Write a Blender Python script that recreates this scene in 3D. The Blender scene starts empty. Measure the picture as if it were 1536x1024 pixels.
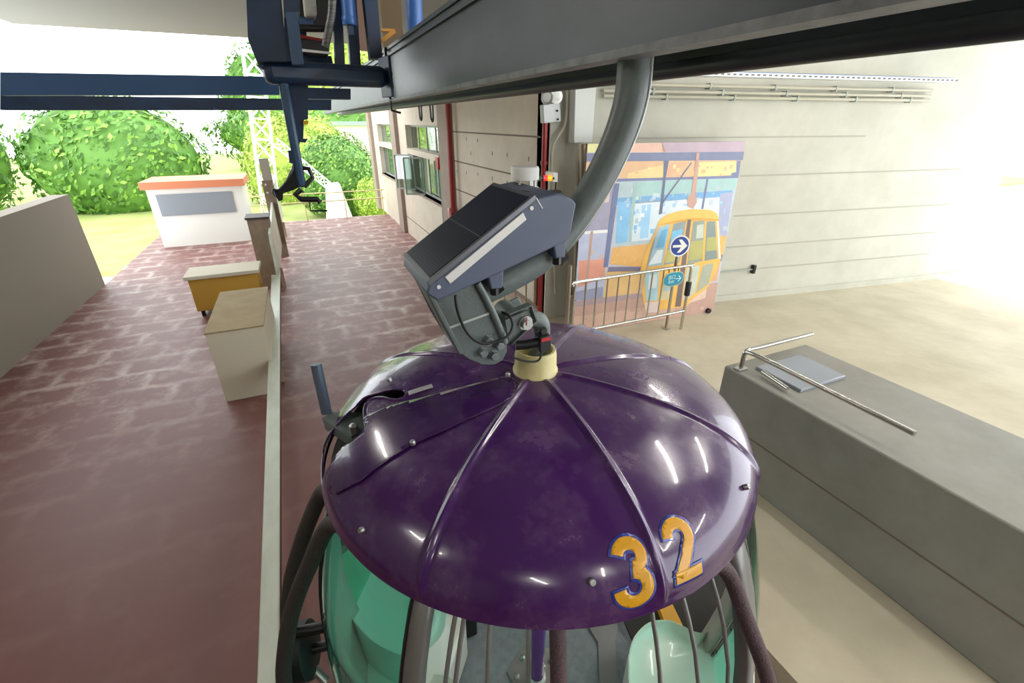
import bpy, bmesh, math, random
from mathutils import Vector, Matrix
random.seed(7)
S = bpy.context.scene
COL = S.collection
V = Vector
# ------------------------------------------------------------------ camera geometry
H, F = 3.39, 683.0
TH, YW = math.atan(330/683), math.radians(24)
s_, c_ = math.sin(TH), math.cos(TH); sy, cy = math.sin(YW), math.cos(YW)
FW = V((sy*c_, cy*c_, -s_)); RT = V((cy, -sy, 0)); UP = V((sy*s_, cy*s_, c_)); CAM = V((0, 0, H))
def ray(x, y): return FW*F + RT*(x-768) + UP*(512-y)
def at(x, y, X=None, Y=None, Z=None, D=None):
    d = ray(x, y)
    if X is not None: t = (X-CAM.x)/d.x
    elif Y is not None: t = (Y-CAM.y)/d.y
    elif Z is not None: t = (Z-CAM.z)/d.z
    else: t = D/F
    return CAM + d*t
def atp(x, y, p, n):                       # on the plane through p with normal n
    d = ray(x, y); return CAM + d*((p-CAM).dot(n)/d.dot(n))
# ------------------------------------------------------------------ materials
def lin(h):
    h = h.lstrip('#'); r = [int(h[i:i+2], 16)/255 for i in (0, 2, 4)]
    return [x/12.92 if x <= .04045 else ((x+.055)/1.055)**2.4 for x in r] + [1]
MATS = {}
def mat(name, col, rough=.5, metal=0, col2=None, scale=8, coat=0, bump=0, bscale=60, spec=.5, detail=4, lo=.35, hi=.65, rvar=0, stretch=None, emit=0, coatr=.05):
    if name in MATS: return MATS[name]
    m = bpy.data.materials.new(name); m.use_nodes = True; n = m.node_tree.nodes; l = m.node_tree.links
    b = n['Principled BSDF']; b.inputs['Base Color'].default_value = lin(col)
    b.inputs['Roughness'].default_value = rough; b.inputs['Metallic'].default_value = metal
    b.inputs['Specular IOR Level'].default_value = spec
    b.inputs['Coat Weight'].default_value = coat; b.inputs['Coat Roughness'].default_value = coatr
    if emit:
        b.inputs['Emission Color'].default_value = lin(col); b.inputs['Emission Strength'].default_value = emit
    if col2 or bump or rvar:
        tc = n.new('ShaderNodeTexCoord'); src = tc.outputs['Object']
        if stretch:
            mp = n.new('ShaderNodeMapping'); mp.inputs['Scale'].default_value = stretch
            l.new(src, mp.inputs['Vector']); src = mp.outputs['Vector']
    if col2 or rvar:
        t = n.new('ShaderNodeTexNoise'); t.inputs['Scale'].default_value = scale; t.inputs['Detail'].default_value = detail
        t.inputs['Roughness'].default_value = .65
        l.new(src, t.inputs['Vector'])
        mr = n.new('ShaderNodeMapRange'); mr.inputs['From Min'].default_value = lo; mr.inputs['From Max'].default_value = hi
        l.new(t.outputs['Fac'], mr.inputs['Value'])
        if col2:
            mx = n.new('ShaderNodeMix'); mx.data_type = 'RGBA'
            mx.inputs['A'].default_value = lin(col); mx.inputs['B'].default_value = lin(col2)
            l.new(mr.outputs['Result'], mx.inputs['Factor']); l.new(mx.outputs['Result'], b.inputs['Base Color'])
        if rvar:
            ma = n.new('ShaderNodeMapRange'); ma.inputs['To Min'].default_value = rough; ma.inputs['To Max'].default_value = rough+rvar
            l.new(mr.outputs['Result'], ma.inputs['Value']); l.new(ma.outputs['Result'], b.inputs['Roughness'])
    if bump:
        t2 = n.new('ShaderNodeTexNoise'); t2.inputs['Scale'].default_value = bscale; t2.inputs['Detail'].default_value = 3
        l.new(src, t2.inputs['Vector'])
        bp = n.new('ShaderNodeBump'); bp.inputs['Strength'].default_value = bump; bp.inputs['Distance'].default_value = .01
        l.new(t2.outputs['Fac'], bp.inputs['Height']); l.new(bp.outputs['Normal'], b.inputs['Normal'])
    MATS[name] = m; return m
def glass(name, col, refl=.12, rough=.02):
    if name in MATS: return MATS[name]
    m = bpy.data.materials.new(name); m.use_nodes = True; n = m.node_tree.nodes; l = m.node_tree.links
    n.remove(n['Principled BSDF'])
    tr = n.new('ShaderNodeBsdfTransparent'); tr.inputs['Color'].default_value = lin(col)
    gl = n.new('ShaderNodeBsdfGlossy'); gl.inputs['Roughness'].default_value = rough; gl.inputs['Color'].default_value = (1, 1, 1, 1)
    fr = n.new('ShaderNodeFresnel'); fr.inputs['IOR'].default_value = 1.5
    ad = n.new('ShaderNodeMath'); ad.operation = 'ADD'; ad.inputs[1].default_value = refl-.04
    l.new(fr.outputs['Fac'], ad.inputs[0])
    ge = n.new('ShaderNodeNewGeometry'); sb = n.new('ShaderNodeMath'); sb.operation = 'SUBTRACT'; sb.inputs[0].default_value = 1; l.new(ge.outputs['Backfacing'], sb.inputs[1])
    ml = n.new('ShaderNodeMath'); ml.operation = 'MULTIPLY'; l.new(ad.outputs[0], ml.inputs[0]); l.new(sb.outputs[0], ml.inputs[1])
    mx = n.new('ShaderNodeMixShader'); l.new(ml.outputs[0], mx.inputs['Fac'])
    l.new(tr.outputs[0], mx.inputs[1]); l.new(gl.outputs[0], mx.inputs[2])
    l.new(mx.outputs[0], n['Material Output'].inputs['Surface']); MATS[name] = m; return m
# ------------------------------------------------------------------ mesh builder
ROOT = {}
class MB:
    def __init__(self): self.bm = bmesh.new(); self.mi = 0
    def _f(self, vs):
        try:
            f = self.bm.faces.new(vs); f.material_index = self.mi; return f
        except ValueError: return None
    def poly(self, pts): return self._f([self.bm.verts.new(p) for p in pts])
    def hexa(self, a, b):                   # two loops of equal length -> closed prism
        va = [self.bm.verts.new(p) for p in a]; vb = [self.bm.verts.new(p) for p in b]; n = len(a)
        self._f(va[::-1]); self._f(vb)
        for i in range(n): self._f([va[i], va[(i+1) % n], vb[(i+1) % n], vb[i]])
        return self
    def box(self, p0, p1):
        x0, y0, z0 = p0; x1, y1, z1 = p1
        return self.hexa([(x0, y0, z0), (x1, y0, z0), (x1, y1, z0), (x0, y1, z0)], [(x0, y0, z1), (x1, y0, z1), (x1, y1, z1), (x0, y1, z1)])
    def cbox(self, c, size, rot=None):
        c = V(c); h = V(size)/2; P = []
        for z in (-1, 1):
            L = []
            for x, y in ((-1, -1), (1, -1), (1, 1), (-1, 1)):
                q = V((x*h.x, y*h.y, z*h.z)); q = rot @ q if rot else q; L.append(c+q)
            P.append(L)
        return self.hexa(*P)
    def prism(self, pts, vec):
        vec = V(vec); return self.hexa([V(p) for p in pts], [V(p)+vec for p in pts])
    def bar(self, p, q, w, h, up=(0, 0, 1)):  # rectangular bar from p to q
        p, q = V(p), V(q); d = (q-p).normalized(); u = V(up); r = d.cross(u)
        if r.length < 1e-4: r = d.cross(V((1, 0, 0)))
        r.normalize(); u = r.cross(d)
        L = lambda o: [o-r*w/2-u*h/2, o+r*w/2-u*h/2, o+r*w/2+u*h/2, o-r*w/2+u*h/2]
        return self.hexa(L(p), L(q))
    def tube(self, path, r, n=14, caps=True, hollow=0):
        path = [V(p) for p in path]; R = r if isinstance(r, (list, tuple)) else [r]*len(path)
        rings = []; nrm = None
        for i, p in enumerate(path):
            a = path[max(i-1, 0)]; b = path[min(i+1, len(path)-1)]; d = (b-a).normalized()
            if nrm is None:
                nrm = d.cross(V((0, 0, 1)) if abs(d.z) < .9 else V((1, 0, 0))).normalized()
            else:
                nrm = (nrm-d*nrm.dot(d)).normalized()
            bn = d.cross(nrm)
            rings.append([self.bm.verts.new(p+(nrm*math.cos(2*math.pi*k/n)+bn*math.sin(2*math.pi*k/n))*R[i]) for k in range(n)])
        for a, b in zip(rings, rings[1:]):
            for k in range(n): self._f([a[k], a[(k+1) % n], b[(k+1) % n], b[k]])
        if caps: self._f(rings[0][::-1]); self._f(rings[-1])
        return self
    def cyl(self, p, q, r, n=20): return self.tube([p, q], r, n)
    def lathe(self, prof, c=(0, 0, 0), axis=(0, 0, 1), n=32):   # prof list of (r,h)
        c = V(c); ax = V(axis).normalized(); u = ax.orthogonal().normalized(); w = ax.cross(u); rings = []
        for r, h in prof:
            rings.append([self.bm.verts.new(c+ax*h+(u*math.cos(2*math.pi*k/n)+w*math.sin(2*math.pi*k/n))*max(r, 1e-4)) for k in range(n)])
        for a, b in zip(rings, rings[1:]):
            for k in range(n): self._f([a[k], a[(k+1) % n], b[(k+1) % n], b[k]])
        if prof[0][0] > .0005 : self._f(rings[0][::-1])
        if prof[-1][0] > .0005 : self._f(rings[-1])
        return self
    def build(self, name, m, parent=None, origin=None, smooth=True, bevel=0, solid=0, angle=40, weld=True):
        bm = self.bm
        if weld: bmesh.ops.remove_doubles(bm, verts=bm.verts, dist=1e-5)
        bmesh.ops.recalc_face_normals(bm, faces=bm.faces)
        if origin is None:
            if parent is not None: origin = ROOT.get(parent.name, V((0, 0, 0)))
            else:
                vs = [v.co for v in bm.verts]
                origin = V(((min(v.x for v in vs)+max(v.x for v in vs))/2, (min(v.y for v in vs)+max(v.y for v in vs))/2, min(v.z for v in vs)))
        origin = V(origin)
        bmesh.ops.translate(bm, verts=bm.verts, vec=-origin)
        me = bpy.data.meshes.new(name); bm.to_mesh(me); bm.free()
        for x in (m if isinstance(m, (list, tuple)) else [m]): me.materials.append(x)
        o = bpy.data.objects.new(name, me); COL.objects.link(o)
        if parent is not None:
            o.parent = parent; ROOT[o.name] = origin
        else:
            o.location = origin; ROOT[o.name] = origin
        if smooth:
            for p in me.polygons: p.use_smooth = True
            me.set_sharp_from_angle(angle=math.radians(angle))
        if solid:
            md = o.modifiers.new('thickness', 'SOLIDIFY'); md.thickness = solid; md.offset = -1
        if bevel:
            md = o.modifiers.new('bevel', 'BEVEL'); md.width = bevel; md.segments = 2; md.limit_method = 'ANGLE'; md.harden_normals = False
        return o
def tag(o, label=None, cat=None, group=None, kind=None):
    if label: o['label'] = label
    if cat: o['category'] = cat
    if group: o['group'] = group
    if kind: o['kind'] = kind
    return o
def thing(name, loc, label, cat, group=None):
    o = bpy.data.objects.new(name, None); COL.objects.link(o); o.location = V(loc); o.empty_display_size = .1
    ROOT[o.name] = V(loc); return tag(o, label, cat, group)
def struct(o): o['kind'] = 'structure'; return o
def smooth_path(pts, n=8):                  # Catmull-Rom
    P = [V(p) for p in pts]; P = [P[0]*2-P[1]] + P + [P[-1]*2-P[-2]]; out = []
    for i in range(1, len(P)-2):
        a, b, c, d = P[i-1:i+3]
        for k in range(n):
            t = k/n; out.append(.5*((2*b)+(c-a)*t+(2*a-5*b+4*c-d)*t*t+(-a+3*b-3*c+d)*t**3))
    out.append(P[-2]); return out

# ------------------------------------------------------------------ colours
PURPLE = mat('purple_gelcoat', '3c1653', .2, col2='5e4269', scale=7, coat=.45, lo=.47, hi=.82, rvar=.2, detail=12)
M_GREY = mat('grey_green_steel', '66706f', .42, col2='59625f', scale=5, bump=.12, bscale=90)
M_NAVY = mat('navy_paint', '16304f', .42, col2='12243a', scale=4)
M_NAVYL = mat('light_navy_paint', '35526f', .4, col2='2c4560', scale=4)
M_BLUE = mat('blue_paint', '3d6db4', .35)
M_BEAM = mat('beam_paint', '3c4348', .42, col2='2f3539', scale=5, bump=.08, bscale=40, stretch=(1, .4, 1))
M_BEAMD = mat('beam_underside_lit', '7d7f80', .5, col2='5a5c5d', scale=9)  # beam paint lightened: light bounced off the floor is in this colour
M_HOUSE = mat('slate_plastic', '566075', .5, bump=.03, bscale=200)
M_BLACK = mat('black_plastic', '111214', .35)
M_RUB = mat('black_rubber', '18181a', .6)
M_CHROME = mat('stainless_steel', 'c9c7c0', .22, 1)
M_ZINC = mat('zinc_steel', 'b0b2b0', .35, .9)
M_WHITE = mat('white_plastic', 'e6e6e2', .4)
M_WALL = mat('painted_concrete', 'cabfae', .85, col2='c0b5a3', scale=2.2, bump=.05, bscale=30)
M_WALLG = mat('grey_painted_block', 'c4c3b6', .85, col2='b9b8aa', scale=1.6, bump=.05, bscale=30)
M_TAUPE = mat('taupe_paint', '97877a', .85, col2='8d7e72', scale=3)
M_JOINT = mat('dark_joint_gap', '6f6458', .9)  # even dark brown for wall joints, holes and console seam
M_PIPE_RED = mat('red_pipe_paint', '8a1f1c', .4)
M_CREAM = mat('cream_plastic', 'd9cf98', .38, col2='c9bf86', scale=7)
M_FLOORB = mat('beige_concrete', 'c6bda6', .75, col2='b4ab94', scale=1.3, detail=8, bump=.1, bscale=25, rvar=.1)
M_CEIL = mat('ceiling_paint', '9a9a94', .9)
M_DARK = mat('dark_interior', '2c2a27', .8)
M_MAUVE = mat('mauve_rubber_mesh', '5a4146', .6, col2='3c2a2f', scale=160, bump=.6, bscale=260)
M_HOSE = mat('dark_rubber_mesh', '3a3530', .6, col2='272421', scale=160, bump=.6, bscale=260)
M_RAIL = mat('mint_white_paint', 'cdd3c4', .35, col2='bcc2b2', scale=5, stretch=(1, .3, 1))

# ================================================================== SETTING
PLAT = .64
WX = 3.095
# red paved floor
def red_floor_mat():
    m = bpy.data.materials.new('red_paving'); m.use_nodes = True; n = m.node_tree.nodes; l = m.node_tree.links
    b = n['Principled BSDF']; tc = n.new('ShaderNodeTexCoord')
    br = n.new('ShaderNodeTexBrick'); br.inputs['Scale'].default_value = 1.0; br.offset = .5
    br.inputs['Mortar Size'].default_value = .11; br.inputs['Mortar Smooth'].default_value = 1
    br.inputs['Brick Width'].default_value = .8; br.inputs['Row Height'].default_value = .55
    ns = n.new('ShaderNodeTexNoise'); ns.inputs['Scale'].default_value = 1.1; ns.inputs['Detail'].default_value = 7; ns.inputs['Roughness'].default_value = .7
    nw = n.new('ShaderNodeTexNoise'); nw.inputs['Scale'].default_value = 5; nw.inputs['Detail'].default_value = 5
    ad = n.new('ShaderNodeVectorMath'); ad.operation = 'MULTIPLY_ADD'; ad.inputs[1].default_value = (.24, .24, 0)
    l.new(tc.outputs['Object'], nw.inputs['Vector']); l.new(nw.outputs['Color'], ad.inputs[0]); l.new(tc.outputs['Object'], ad.inputs[2])
    l.new(ad.outputs[0], br.inputs['Vector']); l.new(tc.outputs['Object'], ns.inputs['Vector'])
    mr = n.new('ShaderNodeMapRange'); mr.inputs['From Min'].default_value = .4; mr.inputs['From Max'].default_value = .68
    l.new(ns.outputs['Fac'], mr.inputs['Value'])
    mu = n.new('ShaderNodeMath'); mu.operation = 'MULTIPLY'; l.new(br.outputs['Fac'], mu.inputs[0]); l.new(mr.outputs[0], mu.inputs[1])
    n2 = n.new('ShaderNodeTexNoise'); n2.inputs['Scale'].default_value = 2.6; n2.inputs['Detail'].default_value = 9; n2.inputs['Roughness'].default_value = .75
    mp = n.new('ShaderNodeMapping'); mp.inputs['Scale'].default_value = (1, 1, 1); l.new(tc.outputs['Object'], mp.inputs[0]); l.new(mp.outputs[0], n2.inputs['Vector'])
    m2 = n.new('ShaderNodeMapRange'); m2.inputs['From Min'].default_value = .5; m2.inputs['From Max'].default_value = .8; m2.inputs['To Max'].default_value = .85
    l.new(n2.outputs['Fac'], m2.inputs['Value'])
    a2 = n.new('ShaderNodeMath'); a2.operation = 'ADD'; a2.use_clamp = True
    m3 = n.new('ShaderNodeMath'); m3.operation = 'MULTIPLY'; m3.inputs[1].default_value = .95; l.new(mu.outputs[0], m3.inputs[0])
    l.new(m3.outputs[0], a2.inputs[0]); l.new(m2.outputs[0], a2.inputs[1])
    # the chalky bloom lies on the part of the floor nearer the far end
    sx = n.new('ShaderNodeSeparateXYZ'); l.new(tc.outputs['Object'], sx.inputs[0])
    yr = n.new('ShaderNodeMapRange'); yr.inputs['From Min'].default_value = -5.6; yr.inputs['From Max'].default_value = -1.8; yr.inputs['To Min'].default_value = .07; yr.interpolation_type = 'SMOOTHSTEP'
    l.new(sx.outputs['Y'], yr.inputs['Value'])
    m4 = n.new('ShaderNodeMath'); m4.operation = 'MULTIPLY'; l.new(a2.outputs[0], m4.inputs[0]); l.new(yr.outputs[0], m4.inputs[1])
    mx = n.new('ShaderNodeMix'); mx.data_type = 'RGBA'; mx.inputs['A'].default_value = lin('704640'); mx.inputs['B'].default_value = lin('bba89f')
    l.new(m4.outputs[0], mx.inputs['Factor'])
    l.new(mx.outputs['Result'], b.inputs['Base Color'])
    b.inputs['Roughness'].default_value = .5
    bp = n.new('ShaderNodeBump'); bp.inputs['Strength'].default_value = .25; bp.inputs['Distance'].default_value = .01; l.new(ns.outputs['Fac'], bp.inputs['Height']); l.new(bp.outputs[0], b.inputs['Normal'])
    return m
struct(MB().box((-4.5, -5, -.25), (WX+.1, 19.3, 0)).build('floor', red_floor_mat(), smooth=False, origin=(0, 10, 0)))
# raised platform on the right
wa, wb = V((3.25, 5.72, 0)), V((7.0, 5.1, 0)); wd = (wb-wa).normalized(); wn = V((wd.y, -wd.x, 0))
if wn.y > 0: wn = -wn
struct(MB().prism([(2.0, -5, 0), (11, -5, 0), (11, 4.4, 0), (3.09, 5.8, 0), (3.09, 7.6, 0), (2.0, 7.6, 0)], (0, 0, PLAT)).build('floor_platform', M_FLOORB, smooth=False))
# long building wall on X = WX with recessed bays
def wallpt(px, py): return at(px, py, X=WX)
LW = MB()
bays = [(11.0, 14.55), (16.15, 19.6)]            # window bays
zs, zt = 1.55, 3.3                               # sill, head
LW.box((WX, 5.75, 0), (WX+.3, bays[0][0], 5.2))
LW.box((WX, bays[0][1], 0), (WX+.3, bays[1][0], 5.2)); LW.box((WX, bays[1][1], 0), (WX+.3, 21.4, 5.2))
for a, b in bays:
    LW.box((WX, a, 0), (WX+.3, b, zs)); LW.box((WX, a, zt), (WX+.3, b, 5.2))
LW.mi = 1
for z in (3.2, 2.64, 2.07, 1.5):
    LW.box((WX-.004, 6.0, z-.012), (WX+.01, 9.95, z+.012))
for z in (.55,):
    LW.box((WX-.004, 6.0, z-.012), (WX+.01, 15.6, z+.012))
for hx_, hy_ in ((630, 350), (695, 357), (655, 433), (782, 433), (870, 443), (997, 466), (575, 540), (630, 547), (697, 557), (782, 582), (870, 607)):
    q_ = at(540+hx_/3.94, 120+hy_/3.94, X=WX); LW.box((WX-.003, q_.y-.012, q_.z-.03), (WX+.01, q_.y+.012, q_.z+.03))
struct(LW.build('wall_left', [M_WALL, M_JOINT], smooth=False))
for i, (a, b) in enumerate([(9.95, 10.75), (15.6, 16.3), (20.7, 21.4)]):
    struct(MB().box((WX-.12 if i else WX-.1, a, 0), (WX+.02, b, 5.2)).build('trim_%d' % (i+1), M_TAUPE, smooth=False))
struct(MB().box((WX-.09, 5.8, PLAT), (WX, 8.0, PLAT+.14)).build('baseboard_left', M_TAUPE, smooth=False))
M_FRAME = mat('window_frame_steel', '9ba39a', .5)
M_PANE = glass('window_glass', 'd5e4df', .2)
M_CURT = mat('pale_curtain', 'd9d7bd', .9, col2='c8c6a8', scale=14, stretch=(1, 6, .4))
M_BLIND = mat('pale_room_wall', 'dfe3dc', .9)
def window(idx, a, b, casement):
    z0, zm, z1 = zs, 2.62, zt
    fr = MB(); x = WX+.17
    for y in (a, b): fr.bar((x, y+(.03 if y == a else -.03), z0), (x, y+(.03 if y == a else -.03), z1), .06, .05, (1, 0, 0))
    for z in (z0, z1): fr.bar((x, a, z+(.025 if z == z0 else -.025)), (x, b, z+(.025 if z == z0 else -.025)), .05, .05)
    n = 4
    for k in range(1, n):
        y = a+(b-a)*k/n; fr.bar((x, y, z0), (x, y, z1), .04, .04, (1, 0, 0))
    w = struct(fr.build('window_%d' % idx, M_FRAME, smooth=False))
    MB().box((WX-.06, a-.05, zm-.07), (WX+.25, b+.02, zm+.07)).build('transom', M_WALL, w, smooth=False)
    MB().box((WX-.03, a, z0-.05), (WX+.25, b, z0)).build('window_sill', M_TAUPE, w, smooth=False)
    for k in range(n):
        ya, yb = a+(b-a)*k/n, a+(b-a)*(k+1)/n
        MB().box((x-.004, ya+.02, zm+.07), (x+.004, yb-.02, z1-.05)).build('pane', M_PANE, w, smooth=False)
        if not (casement and k in (2,)):
            MB().box((x-.004, ya+.02, z0+.05), (x+.004, yb-.02, zm-.07)).build('pane', M_PANE, w, smooth=False)
    cu = MB(); pts = []
    for k in range(61):
        y = a+(b-a)*k/60; pts.append((WX+.33+.03*math.sin(k*1.3), y))
    for (x0, y0), (x1, y1) in zip(pts, pts[1:]): cu.poly([(x0, y0, z0), (x1, y1, z0), (x1, y1, z1), (x0, y0, z1)])
    cu.build('curtain', M_CURT, w)  # upper half stands in for bright reflections in the top panes
    if casement:
        for (yh, dy, dx) in ((a+(b-a)*.50, .25, -.45), (a+(b-a)*.80, .55, -.42)):
            p0 = V((WX, yh, 0)); p1 = p0+V((dx, dy, 0))
            f = MB(); za, zb = z0+.05, zm-.1
            f.bar(p0+V((0, 0, za)), p1+V((0, 0, za)), .03, .04); f.bar(p0+V((0, 0, zb)), p1+V((0, 0, zb)), .03, .04)
            f.bar(p0+V((0, 0, za)), p0+V((0, 0, zb)), .04, .04); f.bar(p1+V((0, 0, za)), p1+V((0, 0, zb)), .04, .04)
            g = f.build('casement', M_FRAME, w, smooth=False)
            d = (p1-p0).normalized(); nn = V((d.y, -d.x, 0))*.003
            MB().prism([p0+V((0, 0, za))-nn, p1+V((0, 0, za))-nn, p1+V((0, 0, zb))-nn, p0+V((0, 0, zb))-nn], nn*2).build('pane', M_PANE, g, smooth=False)
    return w
window(1, 11.0, 14.55, True); window(2, 16.15, 19.6, False)
struct(MB().box((WX+.6, 10.5, 0), (WX+.7, 21.4, 5.2)).build('wall_room', M_BLIND, smooth=False))
# mural wall
def mw(px, py, off=0): return atp(px, py, wa+wn*off, wn)
MWm = MB(); wend = wa+wd*8.5
MWm.prism([wa, wend, wend-wn*.3, wa-wn*.3], (0, 0, 5.2))
MWm.mi = 1
for (x0, y0, x1, y1) in ((900, 209, 1152, 206), (1110, 265, 1152, 262), (1100, 325, 1152, 320), (1090, 372, 1152, 368), (1085, 408, 1152, 396)):
    p, q = mw(x0, y0), mw(x1, y1); q = p+wd*4.5
    z = p.z if y0 != 209 else p.z
    a = V((p.x, p.y, z)); b_ = V((q.x, q.y, z)); MWm.prism([a+wn*.004, b_+wn*.004, b_-wn*.02, a-wn*.02], (0, 0, .022))
struct(MWm.build('wall_right', [M_WALLG, mat('wall_joint_line', 'aaa89b', .9)], smooth=False))
sk0 = wa+wd*.5
struct(MB().prism([sk0, wend, wend+wn*.05, sk0+wn*.05], (0, 0, .1)).build('baseboard_right', M_WALLG, smooth=False, origin=None))
bpy.data.objects['baseboard_right'].location.z += PLAT
# corner pillar (front faces at the end of the wall)
pc = V((3.25, 5.74, 0))
struct(MB().prism([(WX, 5.72, PLAT), (3.52, 5.70, PLAT), (3.52, 6.1, PLAT), (WX, 6.1, PLAT)], (0, 0, 5.2-PLAT)).build('pillar', M_WALLG, smooth=False))
# ceiling and added near end wall of the shed
struct(MB().box((-4.8, -5, 5.2), (11, 14.5, 5.4)).build('ceiling', M_CEIL, smooth=False))
struct(MB().box((-4.8, -5.2, 0), (3.2, -5, 5.4)).build('wall_back_added', mat('back_wall_paint', '6e6c68', .9), smooth=False))  # unseen wall blocking light from behind, stopped short so daylight enters right

struct(MB().prism([(-4.8, -5, 0), (-4.8, 13, 0), (-4.8, 13, 2.0), (-4.8, 6.5, 2.0), (-4.8, 6.5, 5.2), (-4.8, -5, 5.2)], (.3, 0, 0)).build('wall_side_added', mat('side_wall_paint', '8d867a', .9), smooth=False))  # added wall, stepped to hold back daylight from the left
# ================================================================== GONDOLA
GX, GY, ZR = .697, 1.338, H-1.1
gon = thing('gondola_cabin', (GX, GY, PLAT), 'purple domed gondola cabin numbered 32 hanging at the platform', 'gondola')
RIBS = [math.radians(-138+45*k) for k in range(8)]
RM = .805
def dome_z(r): return .255*max(0, 1-(min(r, RM)/RM)**2.8)**.5
def dome_n(r):
    e = 1e-3
    if r > RM-.004: return (1.0, .25)
    d = (dome_z(r+e)-dome_z(max(r-e, 0)))/(2*e if r > e else e+r); l = math.hypot(d, 1); return (-d/l, 1/l)
def dome(r, th, off=0, rib=False):
    z = dome_z(r); nr, nz = dome_n(r); o = off
    if rib:
        fade = min(1, max(0, (r-.06)/.05))*min(1, max(0, (RM-r+.01)/.02))
        for a in RIBS:
            if abs(a-math.radians(177)) < .01 : continue
            d = (th-a+math.pi) % (2*math.pi)-math.pi
            if abs(d) < 1.2: o += fade*.0105*math.exp(-(r*math.sin(d)/.011)**2)
    return V((GX+(r+o*nr)*math.cos(th), GY+(r+o*nr)*math.sin(th), ZR+z+o*nz))
def ondome(px, py):
    d = ray(px, py).normalized(); t = .3
    while t < 3.5:
        P = CAM+d*t; r = math.hypot(P.x-GX, P.y-GY)
        if r < RM and P.z <= ZR+dome_z(r): return P
        t += .001
    return None
# arc length table
NT = 400; tab = [(0, 0)]
for k in range(1, NT+1):
    r = RM*(1-(1-k/NT)**2.2); r0, s0 = tab[-1]; tab.append((r, s0+math.hypot(r-r0, dome_z(r)-dome_z(r0))))
def r_of_s(s):
    for (r0, s0), (r1, s1) in zip(tab, tab[1:]):
        if s <= s1: return r0+(r1-r0)*(s-s0)/(s1-s0)
    return RM
def s_of_r(r):
    for (r0, s0), (r1, s1) in zip(tab, tab[1:]):
        if r <= r1: return s0+(s1-s0)*(r-r0)/(r1-r0)
    return tab[-1][1]
def inpoly(x, y, P):
    c = False
    for i in range(len(P)):
        x0, y0 = P[i]; x1, y1 = P[i-1]
        if (y0 > y) != (y1 > y) and x < (x1-x0)*(y-y0)/(y1-y0)+x0: c = not c
    return c
hole_px = [(536, 607), (548, 596), (570, 588), (592, 583), (606, 585), (609, 591), (603, 598), (590, 600), (578, 597), (563, 597), (552, 603), (547, 612), (547, 628), (549, 641), (543, 652), (530, 662)]
hole = [ondome(*p) for p in hole_px]; hole = [(p.x, p.y) for p in hole if p]
ang = math.atan2(hole[-1][1]-GY, hole[-1][0]-GX); ang2 = math.atan2(hole[0][1]-GY, hole[0][0]-GX)
# open the notch out through the rim
hole += [(GX+.84*math.cos(ang), GY+.84*math.sin(ang)), (GX+.84*math.cos((ang % 6.2832+ang2 % 6.2832)/2), GY+.84*math.sin((ang % 6.2832+ang2 % 6.2832)/2)), (GX+.84*math.cos(ang2+.12), GY+.84*math.sin(ang2+.12))]
def build_dome():
    bm = bmesh.new(); NTH, NR = 960, 110; rows = []
    smax = tab[-1][1]
    for i in range(NR+1):
        r = max(r_of_s(smax*i/NR), .002)
        rows.append([bm.verts.new(dome(r, 2*math.pi*k/NTH, 0, True)) for k in range(NTH)])
    for rr, dz in ((RM+.004, -.012), (RM+.004, -.022), (RM-.006, -.024)):
        rows.append([bm.verts.new((GX+rr*math.cos(2*math.pi*k/NTH), GY+rr*math.sin(2*math.pi*k/NTH), ZR+dz)) for k in range(NTH)])
    for a, b in zip(rows, rows[1:]):
        for k in range(NTH):
            q = [a[k], a[(k+1) % NTH], b[(k+1) % NTH], b[k]]
            cx = sum(v.co.x for v in q)/4; cyy = sum(v.co.y for v in q)/4
            zz = sum(v.co.z for v in q)/4
            if math.hypot(cx-GX, cyy-GY) < .83 and cx < GX and zz > ZR+.02 and inpoly(cx, cyy, hole): continue
            bm.faces.new(q)
    bm.verts.ensure_lookup_table()
    for v in [v for v in bm.verts if not v.link_faces]: bm.verts.remove(v)
    m = MB(); m.bm.free(); m.bm = bm
    return m.build('roof', PURPLE, gon, solid=.006, angle=60, weld=False)
roof = build_dome()
def clip_grid(bm, step):
    vs = [v.co for v in bm.verts]
    for ax in (0, 1):
        lo = min(v[ax] for v in vs); hi = max(v[ax] for v in vs); k = math.ceil(lo/step)
        while k*step < hi:
            n = V((0, 0, 0)); n[ax] = 1; co = V((0, 0, 0)); co[ax] = k*step
            bmesh.ops.bisect_plane(bm, geom=bm.verts[:]+bm.edges[:]+bm.faces[:], plane_co=co, plane_no=n); k += 1
def drape(polys, fn, step, thick, name, m, parent):
    b = MB()
    for P in polys: b.poly([(x, y, 0) for x, y in P])
    bmesh.ops.triangulate(b.bm, faces=b.bm.faces[:]); clip_grid(b.bm, step)
    for v in b.bm.verts: v.co = fn(v.co.x, v.co.y)
    return b.build(name, m, parent, solid=thick, angle=50)
# overlapping patch panel beside the notch
patch_px = [(764, 565), (700, 581), (640, 597), (592, 609), (566, 619), (549, 627), (547, 633), (549, 642), (543, 652), (531, 664), (516, 672), (503, 690), (495, 712), (493, 730), (503, 742), (520, 734), (533, 727), (545, 721), (575, 697), (600, 681), (621, 668), (660, 651), (700, 632), (745, 612), (762, 602), (770, 594), (774, 583), (771, 571)]
pp = [ondome(*p) for p in patch_px]; pp = smooth_path([p for p in pp if p], 4)
def xy_dome(off):
    def f(x, y):
        r = math.hypot(x-GX, y-GY); return dome(min(r, RM), math.atan2(y-GY, x-GX), off)
    return f
drape([[(p.x, p.y) for p in pp]], xy_dome(.008), .02, .003, 'roof_patch_panel', mat('dark_purple_gelcoat', '35124a', .2, col2='4a2a5e', scale=9, coat=.45, detail=10, lo=.5, hi=.8), roof)
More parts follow.
